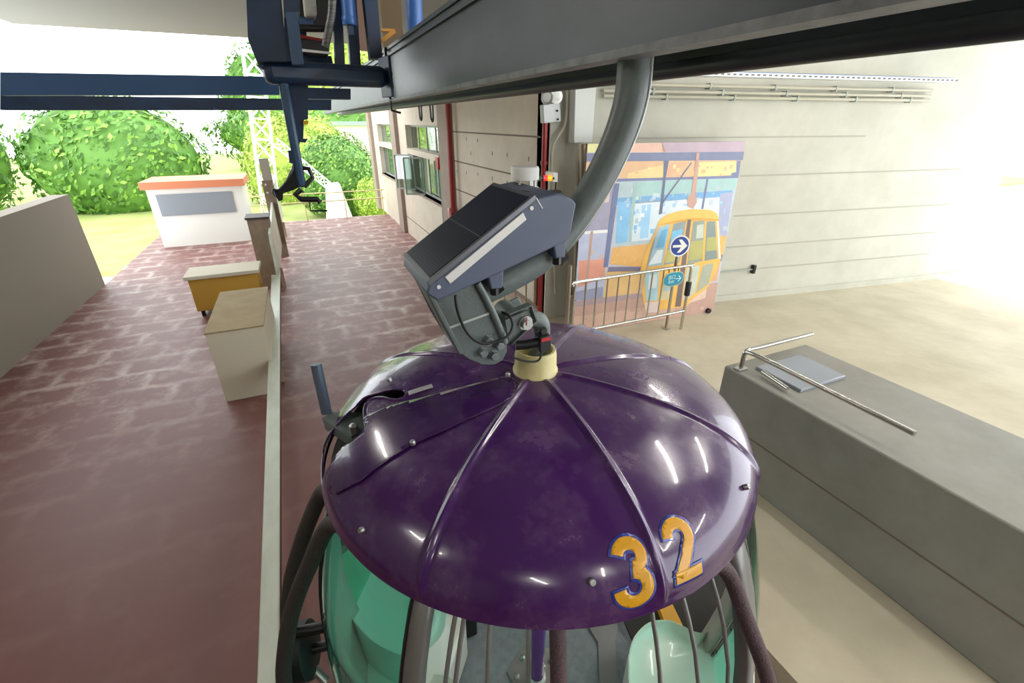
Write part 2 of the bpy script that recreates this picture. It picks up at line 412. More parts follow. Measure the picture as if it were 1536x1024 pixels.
# lip around the notch
lip = [ondome(*p) for p in hole_px]; MB().tube(smooth_path([p for p in lip if p], 4), .006, 8).build('notch_lip', PURPLE, roof)
# label strip
st = [ondome(*p) for p in ((612, 588), (648, 577), (650, 582), (614, 594))]
drape([[(p.x, p.y) for p in st]], xy_dome(.004), .02, .001, 'label_strip', mat('silver_label', 'a9a6ac', .5), roof)
# screws
for px in ((546, 795), (887, 872), (1116, 731), (621, 668), (762, 566), (586, 574)):
    p = ondome(*px); r = math.hypot(p.x-GX, p.y-GY); th = math.atan2(p.y-GY, p.x-GX)
    a = dome(r, th, .0); n = (dome(r, th, .02)-a).normalized()
    MB().lathe([(.009, -.002), (.009, .008), (.0065, .012), (.0035, .012), (.0035, .009), (.0001, .009)], a+n*(.004 if px[0] > 700 and px[1] > 600 or px[0] == 546 else .009), n, 18).build('screw', M_ZINC, roof)
# collar
MB().lathe([(.085, -.03), (.085, .012), (.079, .02), (.078, .075), (.073, .095), (.064, .095), (.062, .04), (.0001, .04)], (GX-.005, GY, ZR+.25), (0, 0, 1), 48).build('collar', M_CREAM, gon)
# number 32
def stroke(path, w):
    P = [V((x, y, 0)) for x, y in path]; L, R = [], []
    for i, p in enumerate(P):
        d0 = (p-P[i-1]).normalized() if i else (P[1]-P[0]).normalized(); d1 = (P[i+1]-p).normalized() if i < len(P)-1 else d0
        n = V((-(d0+d1).y, (d0+d1).x, 0)).normalized(); k = 1/max(.35, math.sqrt((1+d0.dot(d1))/2)); L.append(p+n*w/2*k); R.append(p-n*w/2*k)
    return [[(a.x, a.y) for a in (L[i], L[i+1], R[i+1], R[i])] for i in range(len(P)-1)]
def arc(cx, cyy, rx, ry, a0, a1, n=22): return [(cx+rx*math.cos(math.radians(a0+(a1-a0)*k/n)), cyy+ry*math.sin(math.radians(a0+(a1-a0)*k/n))) for k in range(n+1)]
def ext(path, e):
    a, b = V((*path[0], 0)), V((*path[1], 0)); p = a+(a-b).normalized()*e
    c, d = V((*path[-1], 0)), V((*path[-2], 0)); q = c+(c-d).normalized()*e
    return [(p.x, p.y)]+list(path)+[(q.x, q.y)]
three = [arc(.30, .735, .20, .175, 172, -78), arc(.30, .305, .225, .215, 88, -172)]
two = [arc(.30, .71, .205, .20, 178, -28)+[(.40, .50), (.125, .09)], [(.05, .09), (.58, .09)]]
M_YEL = mat('yellow_decal', 'd2980a', .35, coat=.2); M_DBL = mat('blue_decal', '27398f', .3, coat=.3)
def digit(strokes, th0, s_top, s_bot, wid, skew):
    hgt = s_bot-s_top
    def fn(off):
        def f(u, v):
            s = s_bot-v*hgt; x = (u-.31)*wid
            x, s2 = x*math.cos(skew)+(s-(s_top+s_bot)/2)*math.sin(skew), (s-(s_top+s_bot)/2)*math.cos(skew)-x*math.sin(skew)
            s = min(s2+(s_top+s_bot)/2, tab[-1][1]); r = r_of_s(s); return dome(r, th0+x/.76, off)
        return f
    o = None
    for off, w, e, m, nm in ((.0014, .285, .042, M_DBL, 'digit_outline'), (.0022, .195, 0, M_YEL, 'digit')):
        polys = []
        for stp in strokes: polys += stroke(ext(stp, e) if e else stp, w)
        o2 = drape(polys, fn(off), .07, .0005, nm, m, roof)
digit(three, math.radians(-98.3), s_of_r(.702), s_of_r(.8035), .165, math.radians(-4))
digit(two, math.radians(-86.3), s_of_r(.698), s_of_r(.800), .165, math.radians(-4))

# cabin body: surface of revolution
CX2, CY2 = GX+.018, GY
BP = [(.64, .74), (.9, .86), (1.2, .925), (1.4, .945), (1.6, .935), (1.8, .908), (2.0, .86), (2.15, .81), (2.27, .755)]
def rb(z):
    if z <= BP[0][0]: return BP[0][1]
    for i in range(len(BP)-1):
        z0, r0 = BP[i]; z1, r1 = BP[i+1]
        if z <= z1:
            t = (z-z0)/(z1-z0); t0 = (BP[i+1][1]-BP[max(i-1, 0)][1])/(BP[i+1][0]-BP[max(i-1, 0)][0]); j = min(i+2, len(BP)-1); t1 = (BP[j][1]-r0)/(BP[j][0]-z0)
            h = z1-z0; return (2*t**3-3*t*t+1)*r0+(t**3-2*t*t+t)*h*t0+(-2*t**3+3*t*t)*r1+(t**3-t*t)*h*t1
    return BP[-1][1]
def bp(th, z, off=0): return V((CX2+(rb(z)+off)*math.cos(th), CY2+(rb(z)+off)*math.sin(th), z))
def onbody(px, py):
    d = ray(px, py).normalized(); t = .4
    while t < 4:
        P = CAM+d*t
        if P.z < 2.27 and math.hypot(P.x-CX2, P.y-CY2) < rb(P.z): return P, math.atan2(P.y-CY2, P.x-CX2)
        t += .001
    return None, None
def panel(a0, a1, z0, z1, off, name, m, thick, n=None, nz=14, parent=None):
    b = MB(); n = n or max(2, int(abs(a1-a0)/.05)); g = [[b.bm.verts.new(bp(a0+(a1-a0)*i/n, z0+(z1-z0)*j/nz, off)) for i in range(n+1)] for j in range(nz+1)]
    for j in range(nz):
        for i in range(n): b._f([g[j][i], g[j][i+1], g[j+1][i+1], g[j+1][i]])
    return b.build(name, m, parent or gon, solid=thick)
D = math.radians
GREEN = glass('green_tinted_glass', 'b8eee3', .07)
M_POST = mat('satin_grey_aluminium', '7b7a78', .4, .3)
ZP0, ZP1 = .98, 2.262
ph_post0 = onbody(617, 940)[1]; ph_post1 = onbody(640, 940)[1]
phl = D(-183)
def gasketed(a0, a1, name='window_pane'):
    w = panel(a0+.012, a1-.012, ZP0, ZP1, 0, name, GREEN, .006)
    g = MB()
    for a in (a0+.012, a1-.012): g.tube([bp(a, ZP0+(ZP1-ZP0)*k/14, .002) for k in range(15)], .008, 8)
    g.tube([bp(a0+(a1-a0)*k/16, ZP0, .002) for k in range(17)], .008, 8)
    g.build('gasket', M_RUB, w); return w
def post(a0, a1, m=None): return panel(a0, a1, PLAT, ZP1, .012, 'door_post', m or M_POST, .04)
LIGHTF = mat('pale_grey_frame', 'a9a79c', .35)
post(D(-203), D(-184), LIGHTF)
gasketed(D(-184), ph_post0)
post(ph_post0, ph_post1)
phr0, phr1 = D(-69), D(-63)
post(phr0, phr1); gasketed(phr1, D(-34)); post(D(-34), D(-28), LIGHTF); post(D(60), D(66)); post(D(115), D(122)); gasketed(D(122), D(163))
# lower skirt of the cabin all round and inside ceiling
sk = MB(); n = 96
zsk = [.64, .72, .8, .9, .98]
g = [[sk.bm.verts.new(bp(2*math.pi*i/n, z, .004)) for i in range(n)] for z in zsk]
for j in range(len(zsk)-1):
    for i in range(n): sk._f([g[j][i], g[j][(i+1) % n], g[j+1][(i+1) % n], g[j+1][i]])
sk.build('lower_shell', mat('purple_shell', '4a2168', .3, coat=.4), gon, solid=.012)
MB().lathe([(.05, 2.272), (.78, 2.272), (.78, 2.252), (.05, 2.252)], (GX, GY, 0), n=64).build('inner_ceiling', mat('pale_liner', 'b5b4ae', .7), gon)
MB().lathe([(.735, PLAT-.03), (.735, PLAT), (.0001, PLAT)], (CX2, CY2, 0), n=64).build('cabin_floor', mat('grey_floor_plate', '8d979c', .45, .2, col2='7c868b', scale=20), gon)
# rods over the open front
for (a, b) in (((683, 922), (668, 1024)), ((696, 926), (683, 1024)), ((735, 935), (731, 1024)), ((793, 938), (793, 1024)), ((977, 912), (991, 1024)), ((1023, 890), (1050, 1024)), ((1066, 862), (1097, 1024))):
    P, t0 = onbody(*a); Q, t1 = onbody(*b)
    if P is None or Q is None: continue
    sl = (t1-t0)/(Q.z-P.z); zz = [2.25, 2.15, 2.05, 1.9, 1.7, 1.5, 1.3, 1.1, .95]
    MB().tube([bp(t0+sl*max(-.25, z-P.z), z, .0) for z in zz], .0065, 10).build('guard_rod', mat('brushed_rod', '8b8d8c', .4, .55), gon)
MB().tube([bp(ph_post1+(phr0-ph_post1)*k/20, 1.0, .0) for k in range(21)], .014, 10).build('sill_rail', M_POST, gon)
# padded bumper bars
def bumper(pts, m, r=.03):
    return MB().tube(smooth_path(pts, 8), r, 14).build('bumper_bar', m, gon)
def cyl(th, r, z): return V((GX+r*math.cos(th), GY+r*math.sin(th), z))
def on_off(px, py, off):
    P, t = onbody(px, py); return bp(t, P.z, off)
ph_b = onbody(836, 975)[1]
bumper([bp(ph_b, 2.268, -.02), bp(ph_b, 2.2, .012), bp(ph_b, 2.1, .04), bp(ph_b+.005, 1.95, .06), bp(ph_b+.01, 1.7, .075), bp(ph_b+.015, 1.4, .08), bp(ph_b+.02, 1.1, .06), bp(ph_b+.02, .8, .02)], M_MAUVE, .0215)
bumper([cyl(D(-76), .77, 2.27)]+[at(1094, 862, Z=2.2), at(1120, 930, Z=2.08), at(1146, 1000, Z=1.92), at(1165, 1075, Z=1.7), at(1172, 1150, Z=1.45), at(1165, 1220, Z=1.2), at(1140, 1280, Z=.95)], M_MAUVE, .0235)
bumper([cyl(D(-165), .77, 2.27)]+[at(492, 790, Z=2.16), at(463, 850, Z=1.98), at(440, 910, Z=1.78), at(429, 965, Z=1.58), at(426, 1020, Z=1.36), at(440, 1080, Z=1.12), at(470, 1120, Z=.9)], M_HOSE)
bumper([cyl(D(-177), .77, 2.27)]+[at(484, 738, Z=2.14), at(462, 785, Z=2.0), at(444, 840, Z=1.82), at(435, 880, Z=1.66), at(432, 920, Z=1.5), at(442, 965, Z=1.3), at(470, 1010, Z=1.05)], M_HOSE)
# bumper wheel at the cabin side
wc = at(456, 975, Z=1.28)
wh = MB().lathe([(.02, -.04), (.1, -.04), (.12, -.025), (.12, .025), (.1, .04), (.02, .04)], wc, (1, -.25, .1), 28).build('guide_wheel', M_RUB, gon)
MB().cyl(wc+V((-.07, .01, 0)), wc+V((.1, -.02, 0)), .022).build('axle', M_BLACK, wh)
MB().tube([at(445, 948, Z=1.42), at(470, 943, Z=1.42), at(490, 939, Z=1.42)], .024, 10).build('wheel_arm', M_BLACK, gon)
MB().tube([at(468, 1000, Z=1.2), at(490, 1022, Z=1.15)], .02, 12).build('wheel_link', M_ZINC, gon)
# lever bracket sticking out through the roof notch
br0 = at(487, 622, Z=2.40)
zt_ = 2.40
pl = [at(483, 627, Z=zt_), at(500, 617, Z=zt_), at(545, 618, Z=zt_), at(570, 600, Z=zt_), at(590, 592, Z=zt_), at(590, 606, Z=zt_), at(552, 640, Z=zt_), at(527, 654, Z=zt_)]
lb = MB().prism(pl, (0, 0, -.012)).build('latch_bracket', M_GREY, gon)
MB().prism([at(484, 627, Z=zt_), at(527, 655, Z=zt_), at(527, 655, Z=zt_)+V((.0, -.008, 0)), at(484, 627, Z=zt_)+V((0, -.008, 0))], (0, 0, -.045)).build('bracket_flange', M_GREY, lb)
tb = at(490, 619, Z=zt_)
k = (tb-CAM).dot(FW); tt = at(474, 546, D=k-.06)
d_ = (tb-tt).normalized()
MB().lathe([(.015, 0), (.0195, 0), (.0195, (tb-tt).length), (.0001, (tb-tt).length)], tt, d_, 24).build('latch_tube', mat('blue_grey_tube', '5d6a7c', .35, .4), lb)
MB().lathe([(.017, 0), (.017, .03), (.008, .035), (.0001, .035)], at(532, 648, Z=zt_), (0, 0, 1), 6).build('nut', M_ZINC, lb)
# centre pole and floor fittings
pb = at(805, 1012, Z=PLAT+.03)
po = MB().cyl(pb, (pb.x, pb.y, 2.26), .038, 20).build('centre_pole', mat('purple_pole', '6c2c8f', .25, coat=.4), gon)
pls = [at(x, y, Z=PLAT+.012) for x, y in ((760, 1006), (786, 966), (825, 972), (845, 1010), (838, 1040), (780, 1044))]
fp = MB().prism(pls, (0, 0, -.012)).build('floor_flange', M_ZINC, gon)
for x, y in ((784, 987), (776, 1015), (815, 1000), (826, 990)): MB().lathe([(.014, 0), (.014, .012), (.006, .018), (.0001, .018)], at(x, y, Z=PLAT+.012), n=12).build('bolt', M_ZINC, fp)
MB().lathe([(.05, 0), (.05, .02), (.03, .03), (.03, .06)], V((pb.x, pb.y, PLAT+.012)), n=24).build('pole_foot', M_ZINC, fp)
sp = [at(x, y, Z=PLAT+.015) for x, y in ((880, 935), (897, 962), (900, 1040), (928, 1040), (922, 962), (930, 925))]
MB().prism(sp, (0, 0, -.015)).build('floor_strip', mat('worn_steel_plate', '8b8d8e', .4, .5), gon)
# seats
M_SEATW = mat('white_fibreglass', 'e2e2d8', .3, coat=.3)
def seat(px, z, name, m):
    P = smooth_path([at(x, y, Z=z) for x, y in px]+[at(*px[0], Z=z)], 5)[:-1]
    b = MB(); c = sum(P, V())/len(P); rings = []
    for k_, (s, dz) in enumerate(((1.0, -.45), (1.0, -.03), (.985, 0), (.965, 0), (.94, -.02), (.7, -.055), (.35, -.07))):
        rings.append([b.bm.verts.new(V((c.x+(p.x-c.x)*s, c.y+(p.y-c.y)*s, z+dz))) for p in P])
    for a, bb in zip(rings, rings[1:]):
        for i in range(len(P)): b._f([a[i], a[(i+1) % len(P)], bb[(i+1) % len(P)], bb[i]])
    b._f(rings[-1]); b._f(rings[0][::-1])
    return b.build(name, m, gon, angle=60)
seat([(941, 985), (950, 955), (972, 933), (1000, 929), (1020, 936), (1040, 946), (1058, 948), (1068, 938), (1074, 915), (1088, 900), (1110, 905), (1125, 960), (1130, 1040), (1060, 1085), (980, 1080), (945, 1040)], 1.09, 'seat', M_SEATW)
seat([(500, 840), (540, 815), (600, 830), (650, 860), (670, 900), (669, 940), (652, 968), (618, 985), (580, 975), (545, 950), (515, 905)], 1.2, 'seat', M_SEATW)
MB().prism([at(x, y, Z=.95) for x, y in ((505, 880), (540, 855), (640, 880), (700, 930), (655, 1060), (640, 1130), (560, 1100), (515, 990))], (0, 0, -.3)).build('seat_base', M_SEATW, gon, bevel=.02)
seat([(600, 1040), (620, 1018), (650, 1010), (680, 1018), (690, 1045), (670, 1090), (620, 1090)], 1.0, 'seat', M_SEATW)
# dark sheet added to darken the space behind the seat, and yellow ledge
MB().prism([at(x, y, Z=.985) for x, y in ((930, 915), (985, 895), (1085, 845), (1100, 960), (960, 985))], (0, 0, -.02)).build('dark_sheet', M_DARK, gon)
MB().prism([at(x, y, Z=1.03) for x, y in ((983, 896), (1003, 894), (1024, 937), (1000, 940))], (0, 0, -.05)).build('yellow_ledge', M_YEL, gon)
MB().box((.36, 1.62, PLAT), (.5, 1.85, PLAT+.25)).build('equipment_box', M_BLACK, gon, bevel=.01)

# ================================================================== HANGER ARM
YH = 1.338
def hp(px, py, y=YH): return at(px, py, Y=y)
han = thing('hanger_arm', hp(805, 500), 'curved grey steel hanger tube joining cabin roof to overhead track', 'hanger arm')
ctl = [hp(953, 40), hp(952, 85), hp(947, 140), hp(934, 190), hp(912, 243), hp(884, 295), hp(850, 345), hp(808, 387), hp(760, 416), hp(715, 438)]
MB().tube(smooth_path(ctl, 8), .052, 28).build('curved_tube', M_GREY, han)
MB().tube(smooth_path([p+V((.034, -.041, 0)) for p in ctl], 8), .005, 8).build('weld_seam', mat('weld_metal', 'b5bab6', .35, .3), han)
Yp = 1.262
def pp_(pts, y): return [at(x, yy, Y=y) for x, yy in pts]
plate = [(663, 447), (640, 437), (668, 490), (687, 528), (700, 538), (722, 547), (740, 549), (754, 541), (762, 525), (760, 508), (748, 478), (735, 450), (722, 428), (690, 425), (663, 430)]
plate = [(650, 430), (640, 440), (664, 490), (687, 528), (703, 539), (722, 547), (740, 548), (754, 541), (761, 527), (760, 508), (748, 478), (734, 448), (722, 424), (690, 420)]
bpl = MB().prism(pp_(plate, Yp), (0, .014, 0)).build('bracket_plate', M_GREY, han, bevel=.004)
MB().prism([p+V((0, .145, 0)) for p in pp_(plate, Yp)], (0, .014, 0)).build('bracket_plate', M_GREY, han, bevel=.004)
MB().bar(at(641, 438, Y=Yp)+V((0.004, .075, 0)), at(690, 530, Y=Yp)+V((.004, .075, 0)), .16, .014, (1, 0, 0.5)).build('bracket_web', M_GREY, han, bevel=.003)
MB().tube(smooth_path([at(x, y, Y=Yp-.008) for x, y in ((716, 424), (728, 445), (742, 474), (754, 502), (758, 514))], 6), .011, 12).build('flange_bead', M_GREY, han)
MB().bar(at(672, 492, Y=Yp-.002), at(738, 468, Y=Yp-.002), .008, .004, (0, 1, 0)).build('weld_seam', mat('weld_metal', '8b938f', .35, .3), bpl)
for x, y in ((732.6, 510), (748, 517), (723.8, 528), (740.5, 532.5)):
    p = at(x, y, Y=Yp-.004)
    MB().lathe([(.019, 0), (.019, .004), (.015, .004), (.015, .02), (.012, .023), (.0001, .023)], p+V((0, .004, 0)), (0, -1, 0), 6).build('bolt', mat('bolt_steel', '7d8686', .35, .5), han)
# pivot yoke
Yk = 1.272
yk = [(757, 474), (793, 460), (799, 462), (805, 482), (801, 490), (766, 522), (758, 515)]
inn = [(765, 480), (791, 469), (796, 471), (799, 482), (770, 512), (765, 508)]
yo = MB()
yo.prism(pp_([(757, 480), (794, 464), (801, 484), (764, 516)], Yk+.016), (0, .008, 0))
def wallseg(a, b): yo.prism([at(*a, Y=Yk), at(*b, Y=Yk), at(*b, Y=Yk)+V((0, .03, 0)), at(*a, Y=Yk)+V((0, .03, 0))], (at(0, 0, Y=1)-at(0, 6, Y=1)).normalized()*.007)
for a, b in (((757, 476), (797, 460)), ((797, 460), (805, 483)), ((805, 483), (766, 520))): wallseg(a, b)
yo.build('pivot_yoke', M_GREY, han, bevel=.003)
MB().prism(pp_([(743, 462), (778, 446), (784, 458), (800, 470), (760, 510), (748, 490)], Yk+.13), (0, .012, 0)).build('pivot_yoke', M_GREY, han, bevel=.003)
MB().cyl(at(772, 480, Y=Yk+.03), at(772, 480, Y=Yk+.03)+V((0, .1, 0)), .04, 28).build('pivot_barrel', M_GREY, han)
pn = MB().lathe([(.026, 0), (.026, .006), (.022, .006), (.022, .012), (.018, .012), (.018, .022), (.0001, .022)], at(788, 484, Y=Yk+.016), (0, -1, 0), 28).build('pivot_pin', M_ZINC, han)
MB().cbox(at(790, 482, Y=Yk-.008), (.003, .002, .03)).build('witness_mark', mat('red_paint_mark', 'b02a3c', .5), pn)
MB().tube(smooth_path([hp(795, 478), hp(808, 480), hp(813, 492), hp(811, 515), hp(802, 540), hp(800, 556)], 6), [.03]*4+[.03]*27, 20).build('suspension_rod', M_GREY, han)
MB().lathe([(.016, 0), (.016, .014), (.0001, .014)], at(809, 500, Y=1.295), (0, -1, 0.3), 6).build('nut', M_ZINC, han)
# black limit sensor
sp0 = at(814, 512, Y=1.265)
sen = thing('proximity_sensor', sp0, 'small black sensor with red marking fixed above the cream collar', 'sensor')
MB().cbox(sp0, (.045, .045, .058)).build('sensor_body', M_BLACK, sen, bevel=.004)
MB().cbox(sp0+V((0, -.0235, .018)), (.036, .002, .012)).build('red_marking', mat('red_mark', 'c0242c', .4), sen)
MB().tube([sp0+V((-.02, .0, .0)), sp0+V((-.06, .01, -.005)), sp0+V((-.095, .02, -.005))], .017, 14).build('sensor_mount', M_BLACK, sen)
MB().cbox(sp0+V((0, 0, .036)), (.02, .02, .03)).build('sensor_clip', M_BLACK, sen)
MB().tube(smooth_path([sp0+V((-.12, .0, -.035)), sp0+V((-.07, -.01, -.058)), sp0+V((-.02, -.01, -.066)), sp0+V((.0, 0, -.03))], 6), .004, 8).build('cable', M_RUB, sen)

# ================================================================== SOLAR UNIT
YB, BW = 1.195, .315
sol = thing('solar_power_unit', at(745, 430, Y=1.33), 'slate grey wedge box with solar panel clamped on the hanger tube', 'solar unit')
side = [(640, 441), (657, 452), (745, 412), (850, 362), (856, 352), (865, 306), (861, 300), (838, 289), (804, 297), (643, 428)]
SP = [at(x, y, Y=YB) for x, y in side]
box = MB().prism(SP, (0, BW, 0)).build('housing', M_HOUSE, sol, bevel=.006)
A = at(645, 427, Y=YB); B = at(804, 298, Y=YB); du = (B-A).normalized(); Lp = (B-A).length
up_ = V((-du.z, 0, du.x)).normalized()
if up_.z < 0: up_ = -up_
def solar_mat():
    m = bpy.data.materials.new('solar_cells'); m.use_nodes = True; n = m.node_tree.nodes; l = m.node_tree.links; b = n['Principled BSDF']
    uv = n.new('ShaderNodeUVMap'); sx = n.new('ShaderNodeSeparateXYZ'); l.new(uv.outputs[0], sx.inputs[0])
    def line(sock, per, w):
        d = n.new('ShaderNodeMath'); d.operation = 'DIVIDE'; d.inputs[1].default_value = per; l.new(sock, d.inputs[0])
        f = n.new('ShaderNodeMath'); f.operation = 'FRACT'; l.new(d.outputs[0], f.inputs[0])
        g = n.new('ShaderNodeMath'); g.operation = 'LESS_THAN'; g.inputs[1].default_value = w/per; l.new(f.outputs[0], g.inputs[0]); return g.outputs[0]
    fine = line(sx.outputs['X'], .0105, .0012); bus = line(sx.outputs['Y'], .0095, .0008)
    cell = line(sx.outputs['X'], Lp/2.0, .002)
    mx = n.new('ShaderNodeMix'); mx.data_type = 'RGBA'; mx.inputs['A'].default_value = lin('0a0e22'); mx.inputs['B'].default_value = lin('3f4860')
    mm = n.new('ShaderNodeMath'); mm.operation = 'MAXIMUM'; l.new(fine, mm.inputs[0]); l.new(bus, mm.inputs[1])
    ml = n.new('ShaderNodeMath'); ml.operation = 'MULTIPLY'; ml.inputs[1].default_value = .5; l.new(mm.outputs[0], ml.inputs[0]); l.new(ml.outputs[0], mx.inputs['Factor'])
    m2 = n.new('ShaderNodeMix'); m2.data_type = 'RGBA'; m2.inputs['B'].default_value = lin('8b8d92'); l.new(mx.outputs['Result'], m2.inputs['A']); l.new(cell, m2.inputs['Factor'])
    l.new(m2.outputs['Result'], b.inputs['Base Color']); b.inputs['Roughness'].default_value = .35; b.inputs['Specular IOR Level'].default_value = .25
    return m
fr = MB().prism([A-du*.004-up_*.004, B+du*.004-up_*.004, B+du*.004+up_*.012, A-du*.004+up_*.012], (0, BW, 0)).build('panel_frame', mat('panel_frame_grey', '6f7178', .4, .6), sol, bevel=.002)
q = MB(); m_ = .012
c4 = [A+du*m_+up_*.0135+V((0, m_, 0)), B-du*m_+up_*.0135+V((0, m_, 0)), B-du*m_+up_*.0135+V((0, BW-m_, 0)), A+du*m_+up_*.0135+V((0, BW-m_, 0))]
q.prism(c4, -up_*.003)
so = q.build('solar_panel', solar_mat(), fr, smooth=False)
uvl = so.data.uv_layers.new(name='UVMap')
og = ROOT[so.name]
for lp_ in so.data.loops:
    co = so.data.vertices[lp_.vertex_index].co+og; uvl.data[lp_.index].uv = ((co-A).dot(du), co.y-YB)
# white edge strip on the near side
ws = [(669, 421), (787, 316.5), (790, 327), (676, 424)]
ws = [(667, 415), (784, 318), (789, 329), (675, 425)]
MB().prism([at(x, y, Y=YB) for x, y in ws], (0, -.004, 0)).build('edge_strip', M_WHITE, sol, bevel=.001)
for x, y in ((658, 430), (797, 312)): MB().lathe([(.006, 0), (.006, .003), (.0001, .003)], at(x, y, Y=YB), (0, -1, 0), 14).build('screw', M_WHITE, sol)
MB().prism([at(x, y, Y=YB) for x, y in ((803.5, 297), (805, 296.5), (814, 312), (813, 313))], (0, -.002, 0)).build('case_seam', M_WHITE, sol)
for x, y, s in ((742, 424, 1), (838, 378, .9)):
    p = at(x, y, Y=YB+.05)
    ft = MB().prism([p+V((-.035*s, 0, .07)), p+V((.035*s, 0, .085)), p+V((.028*s, 0, -.022)), p+V((-.012*s, 0, -.022))], (0, .05, 0)).build('mounting_foot', M_HOUSE, sol, bevel=.006)
    MB().cyl(p+V((.006, .02, -.045)), p+V((.006, .02, -.01)), .014, 6).build('clamp_bolt', M_BLACK, ft)
    MB().lathe([(.056, -.012), (.062, -.012), (.062, .012), (.056, .012)], at(x-6, y-6, Y=YH), (1, 0, .55), 28).build('tube_clamp', M_BLACK, ft)
# round antenna puck and beacon on the top deck
zt2 = at(838, 289, Y=YB).z
pk = at(822, 294, Y=YB+.09)
MB().lathe([(.045, -.012), (.046, .004), (.043, .009), (.02, .011), (.0001, .011)], pk, (-.15, 0, 1), 36).build('antenna_puck', M_BLACK, sol)
MB().cbox(at(797, 290, Y=YB+.12), (.05, .05, .02), Matrix.Rotation(.3, 3, 'Z')).build('cable_gland', M_BLACK, sol, bevel=.006)
bc = at(787, 294, Y=YB+.25)
bea = MB().lathe([(.062, -.03), (.058, 0), (.05, .027), (.046, .027), (.046, .03), (.0001, .03)], bc, n=40).build('beacon_base', M_WHITE, sol)
MB().lathe([(.042, .027), (.042, .06)], bc, n=32).build('beacon_lens', glass('clear_lens', 'f2f2ee', .1), bea)
for k in range(4):
    a = k*math.pi/2+.5; MB().cyl(bc+V((.03*math.cos(a), .03*math.sin(a), .028)), bc+V((.03*math.cos(a), .03*math.sin(a), .06)), .004, 8).build('lens_pillar', M_WHITE, bea)
MB().lathe([(.047, .054), (.047, .088), (.044, .094), (.0001, .097)], bc, n=40).build('beacon_cap', M_WHITE, bea)
cab = [at(683, 443, Y=YB+.02), at(686, 465, Y=YB+.02), at(694, 487, Y=Yp-.02), at(706, 505, Y=Yp-.03), at(724, 515, Y=Yp-.035), at(745, 512, Y=Yp-.035), at(762, 503, Y=Yp-.03), at(769, 488, Y=Yp-.02), at(764, 474, Y=Yp), at(753, 468, Y=Yp+.03)]
MB().tube(smooth_path(cab, 6), .0045, 10).build('cable', M_RUB, sol)

# ================================================================== TRACK BEAMS
def ibeam(name, x0, z0, z1, fw, y0, y1, label, side_x):
    r = thing(name, (x0, 4, z0), label, 'beam'); r['kind'] = 'thing'
    MB().box((x0+.015, y0, z0+.02), (x0+.035, y1, z1-.02)).build('web', M_BEAM, r, smooth=False)
    MB().box((x0-.0, y0, z0), (x0+fw, y1, z0+.022)).build('bottom_flange', M_BEAMD, r, smooth=False)
    MB().box((x0-.0, y0, z1-.022), (x0+fw, y1, z1)).build('top_flange', M_BEAM, r, smooth=False)
    return r
tb1 = ibeam('track_beam', .905, 3.555, 3.97, .075, -1.5, 14, 'deep dark grey steel track beam nearest the viewer', 0)
MB().box((.9, -1.5, 3.90), (.93, 14, 3.915)).build('web_rib', M_BEAM, tb1, smooth=False)
jp = at(583, 120, X=.9)
MB().box((.885, jp.y-.02, 3.57), (.905, jp.y+.02, 3.97)).build('joint_plate', M_NAVY, tb1, smooth=False)
MB().tube([(.89, jp.y-.05, 3.56), (.89, jp.y-.05, 3.48), (.97, jp.y-.05, 3.46)], .01, 8).build('hook', M_BLACK, tb1)
tb2 = thing('track_beam', (1.25, 4, 3.53), 'slimmer round edged track beam behind the hanger tube', 'beam'); tb2['kind'] = 'thing'
MB().box((1.25, -1.5, 3.55), (1.28, 14, 3.72)).build('web', M_BEAM, tb2, smooth=False)
MB().tube([(1.262, -1.5, 3.552), (1.262, 14, 3.552)], .028, 14).build('running_edge', M_BEAM, tb2)
for x, y in ((647, 158), (630, 158)):
    p = at(x, y, X=1.25); MB().tube(smooth_path([p+V((0, -.05, .0)), p+V((0, -.03, -.12)), p+V((0, .03, -.12)), p+V((0, .05, 0))], 5), .009, 8).build('hook', M_BLACK, tb2)
# tie between the hanger head and the beams
MB().box((.98, 1.25, 3.6), (1.24, 1.45, 3.66)).build('trolley_plate', M_GREY, han, smooth=False)

# ================================================================== DRIVE MACHINERY (upper left)
def colm(pts, y, dy, name, m, label, cat, kind=None, bevel=.006):
    o = MB().prism([at(x, yy, Y=y) for x, yy in pts], (0, dy, 0)).build(name, m, bevel=bevel); return tag(o, label, cat)
sc = thing('steel_column', at(420, 60, Y=3.6), 'broad navy blue steel column above the guide post', 'column'); sc['kind'] = 'thing'
MB().prism([at(x, y, Y=3.6) for x, y in ((360, -230), (400, -230), (431, 92), (385, 92), (372, 60))], (0, .25, 0)).build('column_web', M_NAVY, sc, smooth=False)
MB().prism([at(x, y, Y=3.56) for x, y in ((428, 18), (446, 18), (456, 96), (438, 96))], (0, .1, 0)).build('column_flange', M_NAVYL, sc, smooth=False)
MB().prism([at(x, y, Y=3.58) for x, y in ((422, -60), (448, -60), (450, 18), (426, 18))], (0, .2, 0)).build('column_cap', M_NAVY, sc, smooth=False)
ct = thing('cross_beam', at(480, 112, Y=3.75), 'rounded navy cross beam bolted to the track beam end', 'beam'); ct['kind'] = 'thing'
c0, c1 = at(395, 108, Y=3.72), at(577, 116, Y=3.9)
MB().bar(c0, c1, .13, .135).build('beam_tube', M_NAVY, ct, bevel=.04)
MB().bar(c1-V((.0, 0, 0)), c1+V((.02, .004, 0)), .2, .26).build('end_plate', M_NAVY, ct, bevel=.005)
for dz in (-.06, .02): MB().cyl(c1+V((.015, -.06, dz)), c1+V((.045, -.06, dz)), .014, 6).build('bolt', M_BLACK, ct)
MB().prism([at(x, y, Y=3.7) for x, y in ((384, 97), (400, 108), (418, 125), (428, 125), (428, 100))], (0, .12, 0)).build('gusset', M_NAVYL, ct, smooth=False)
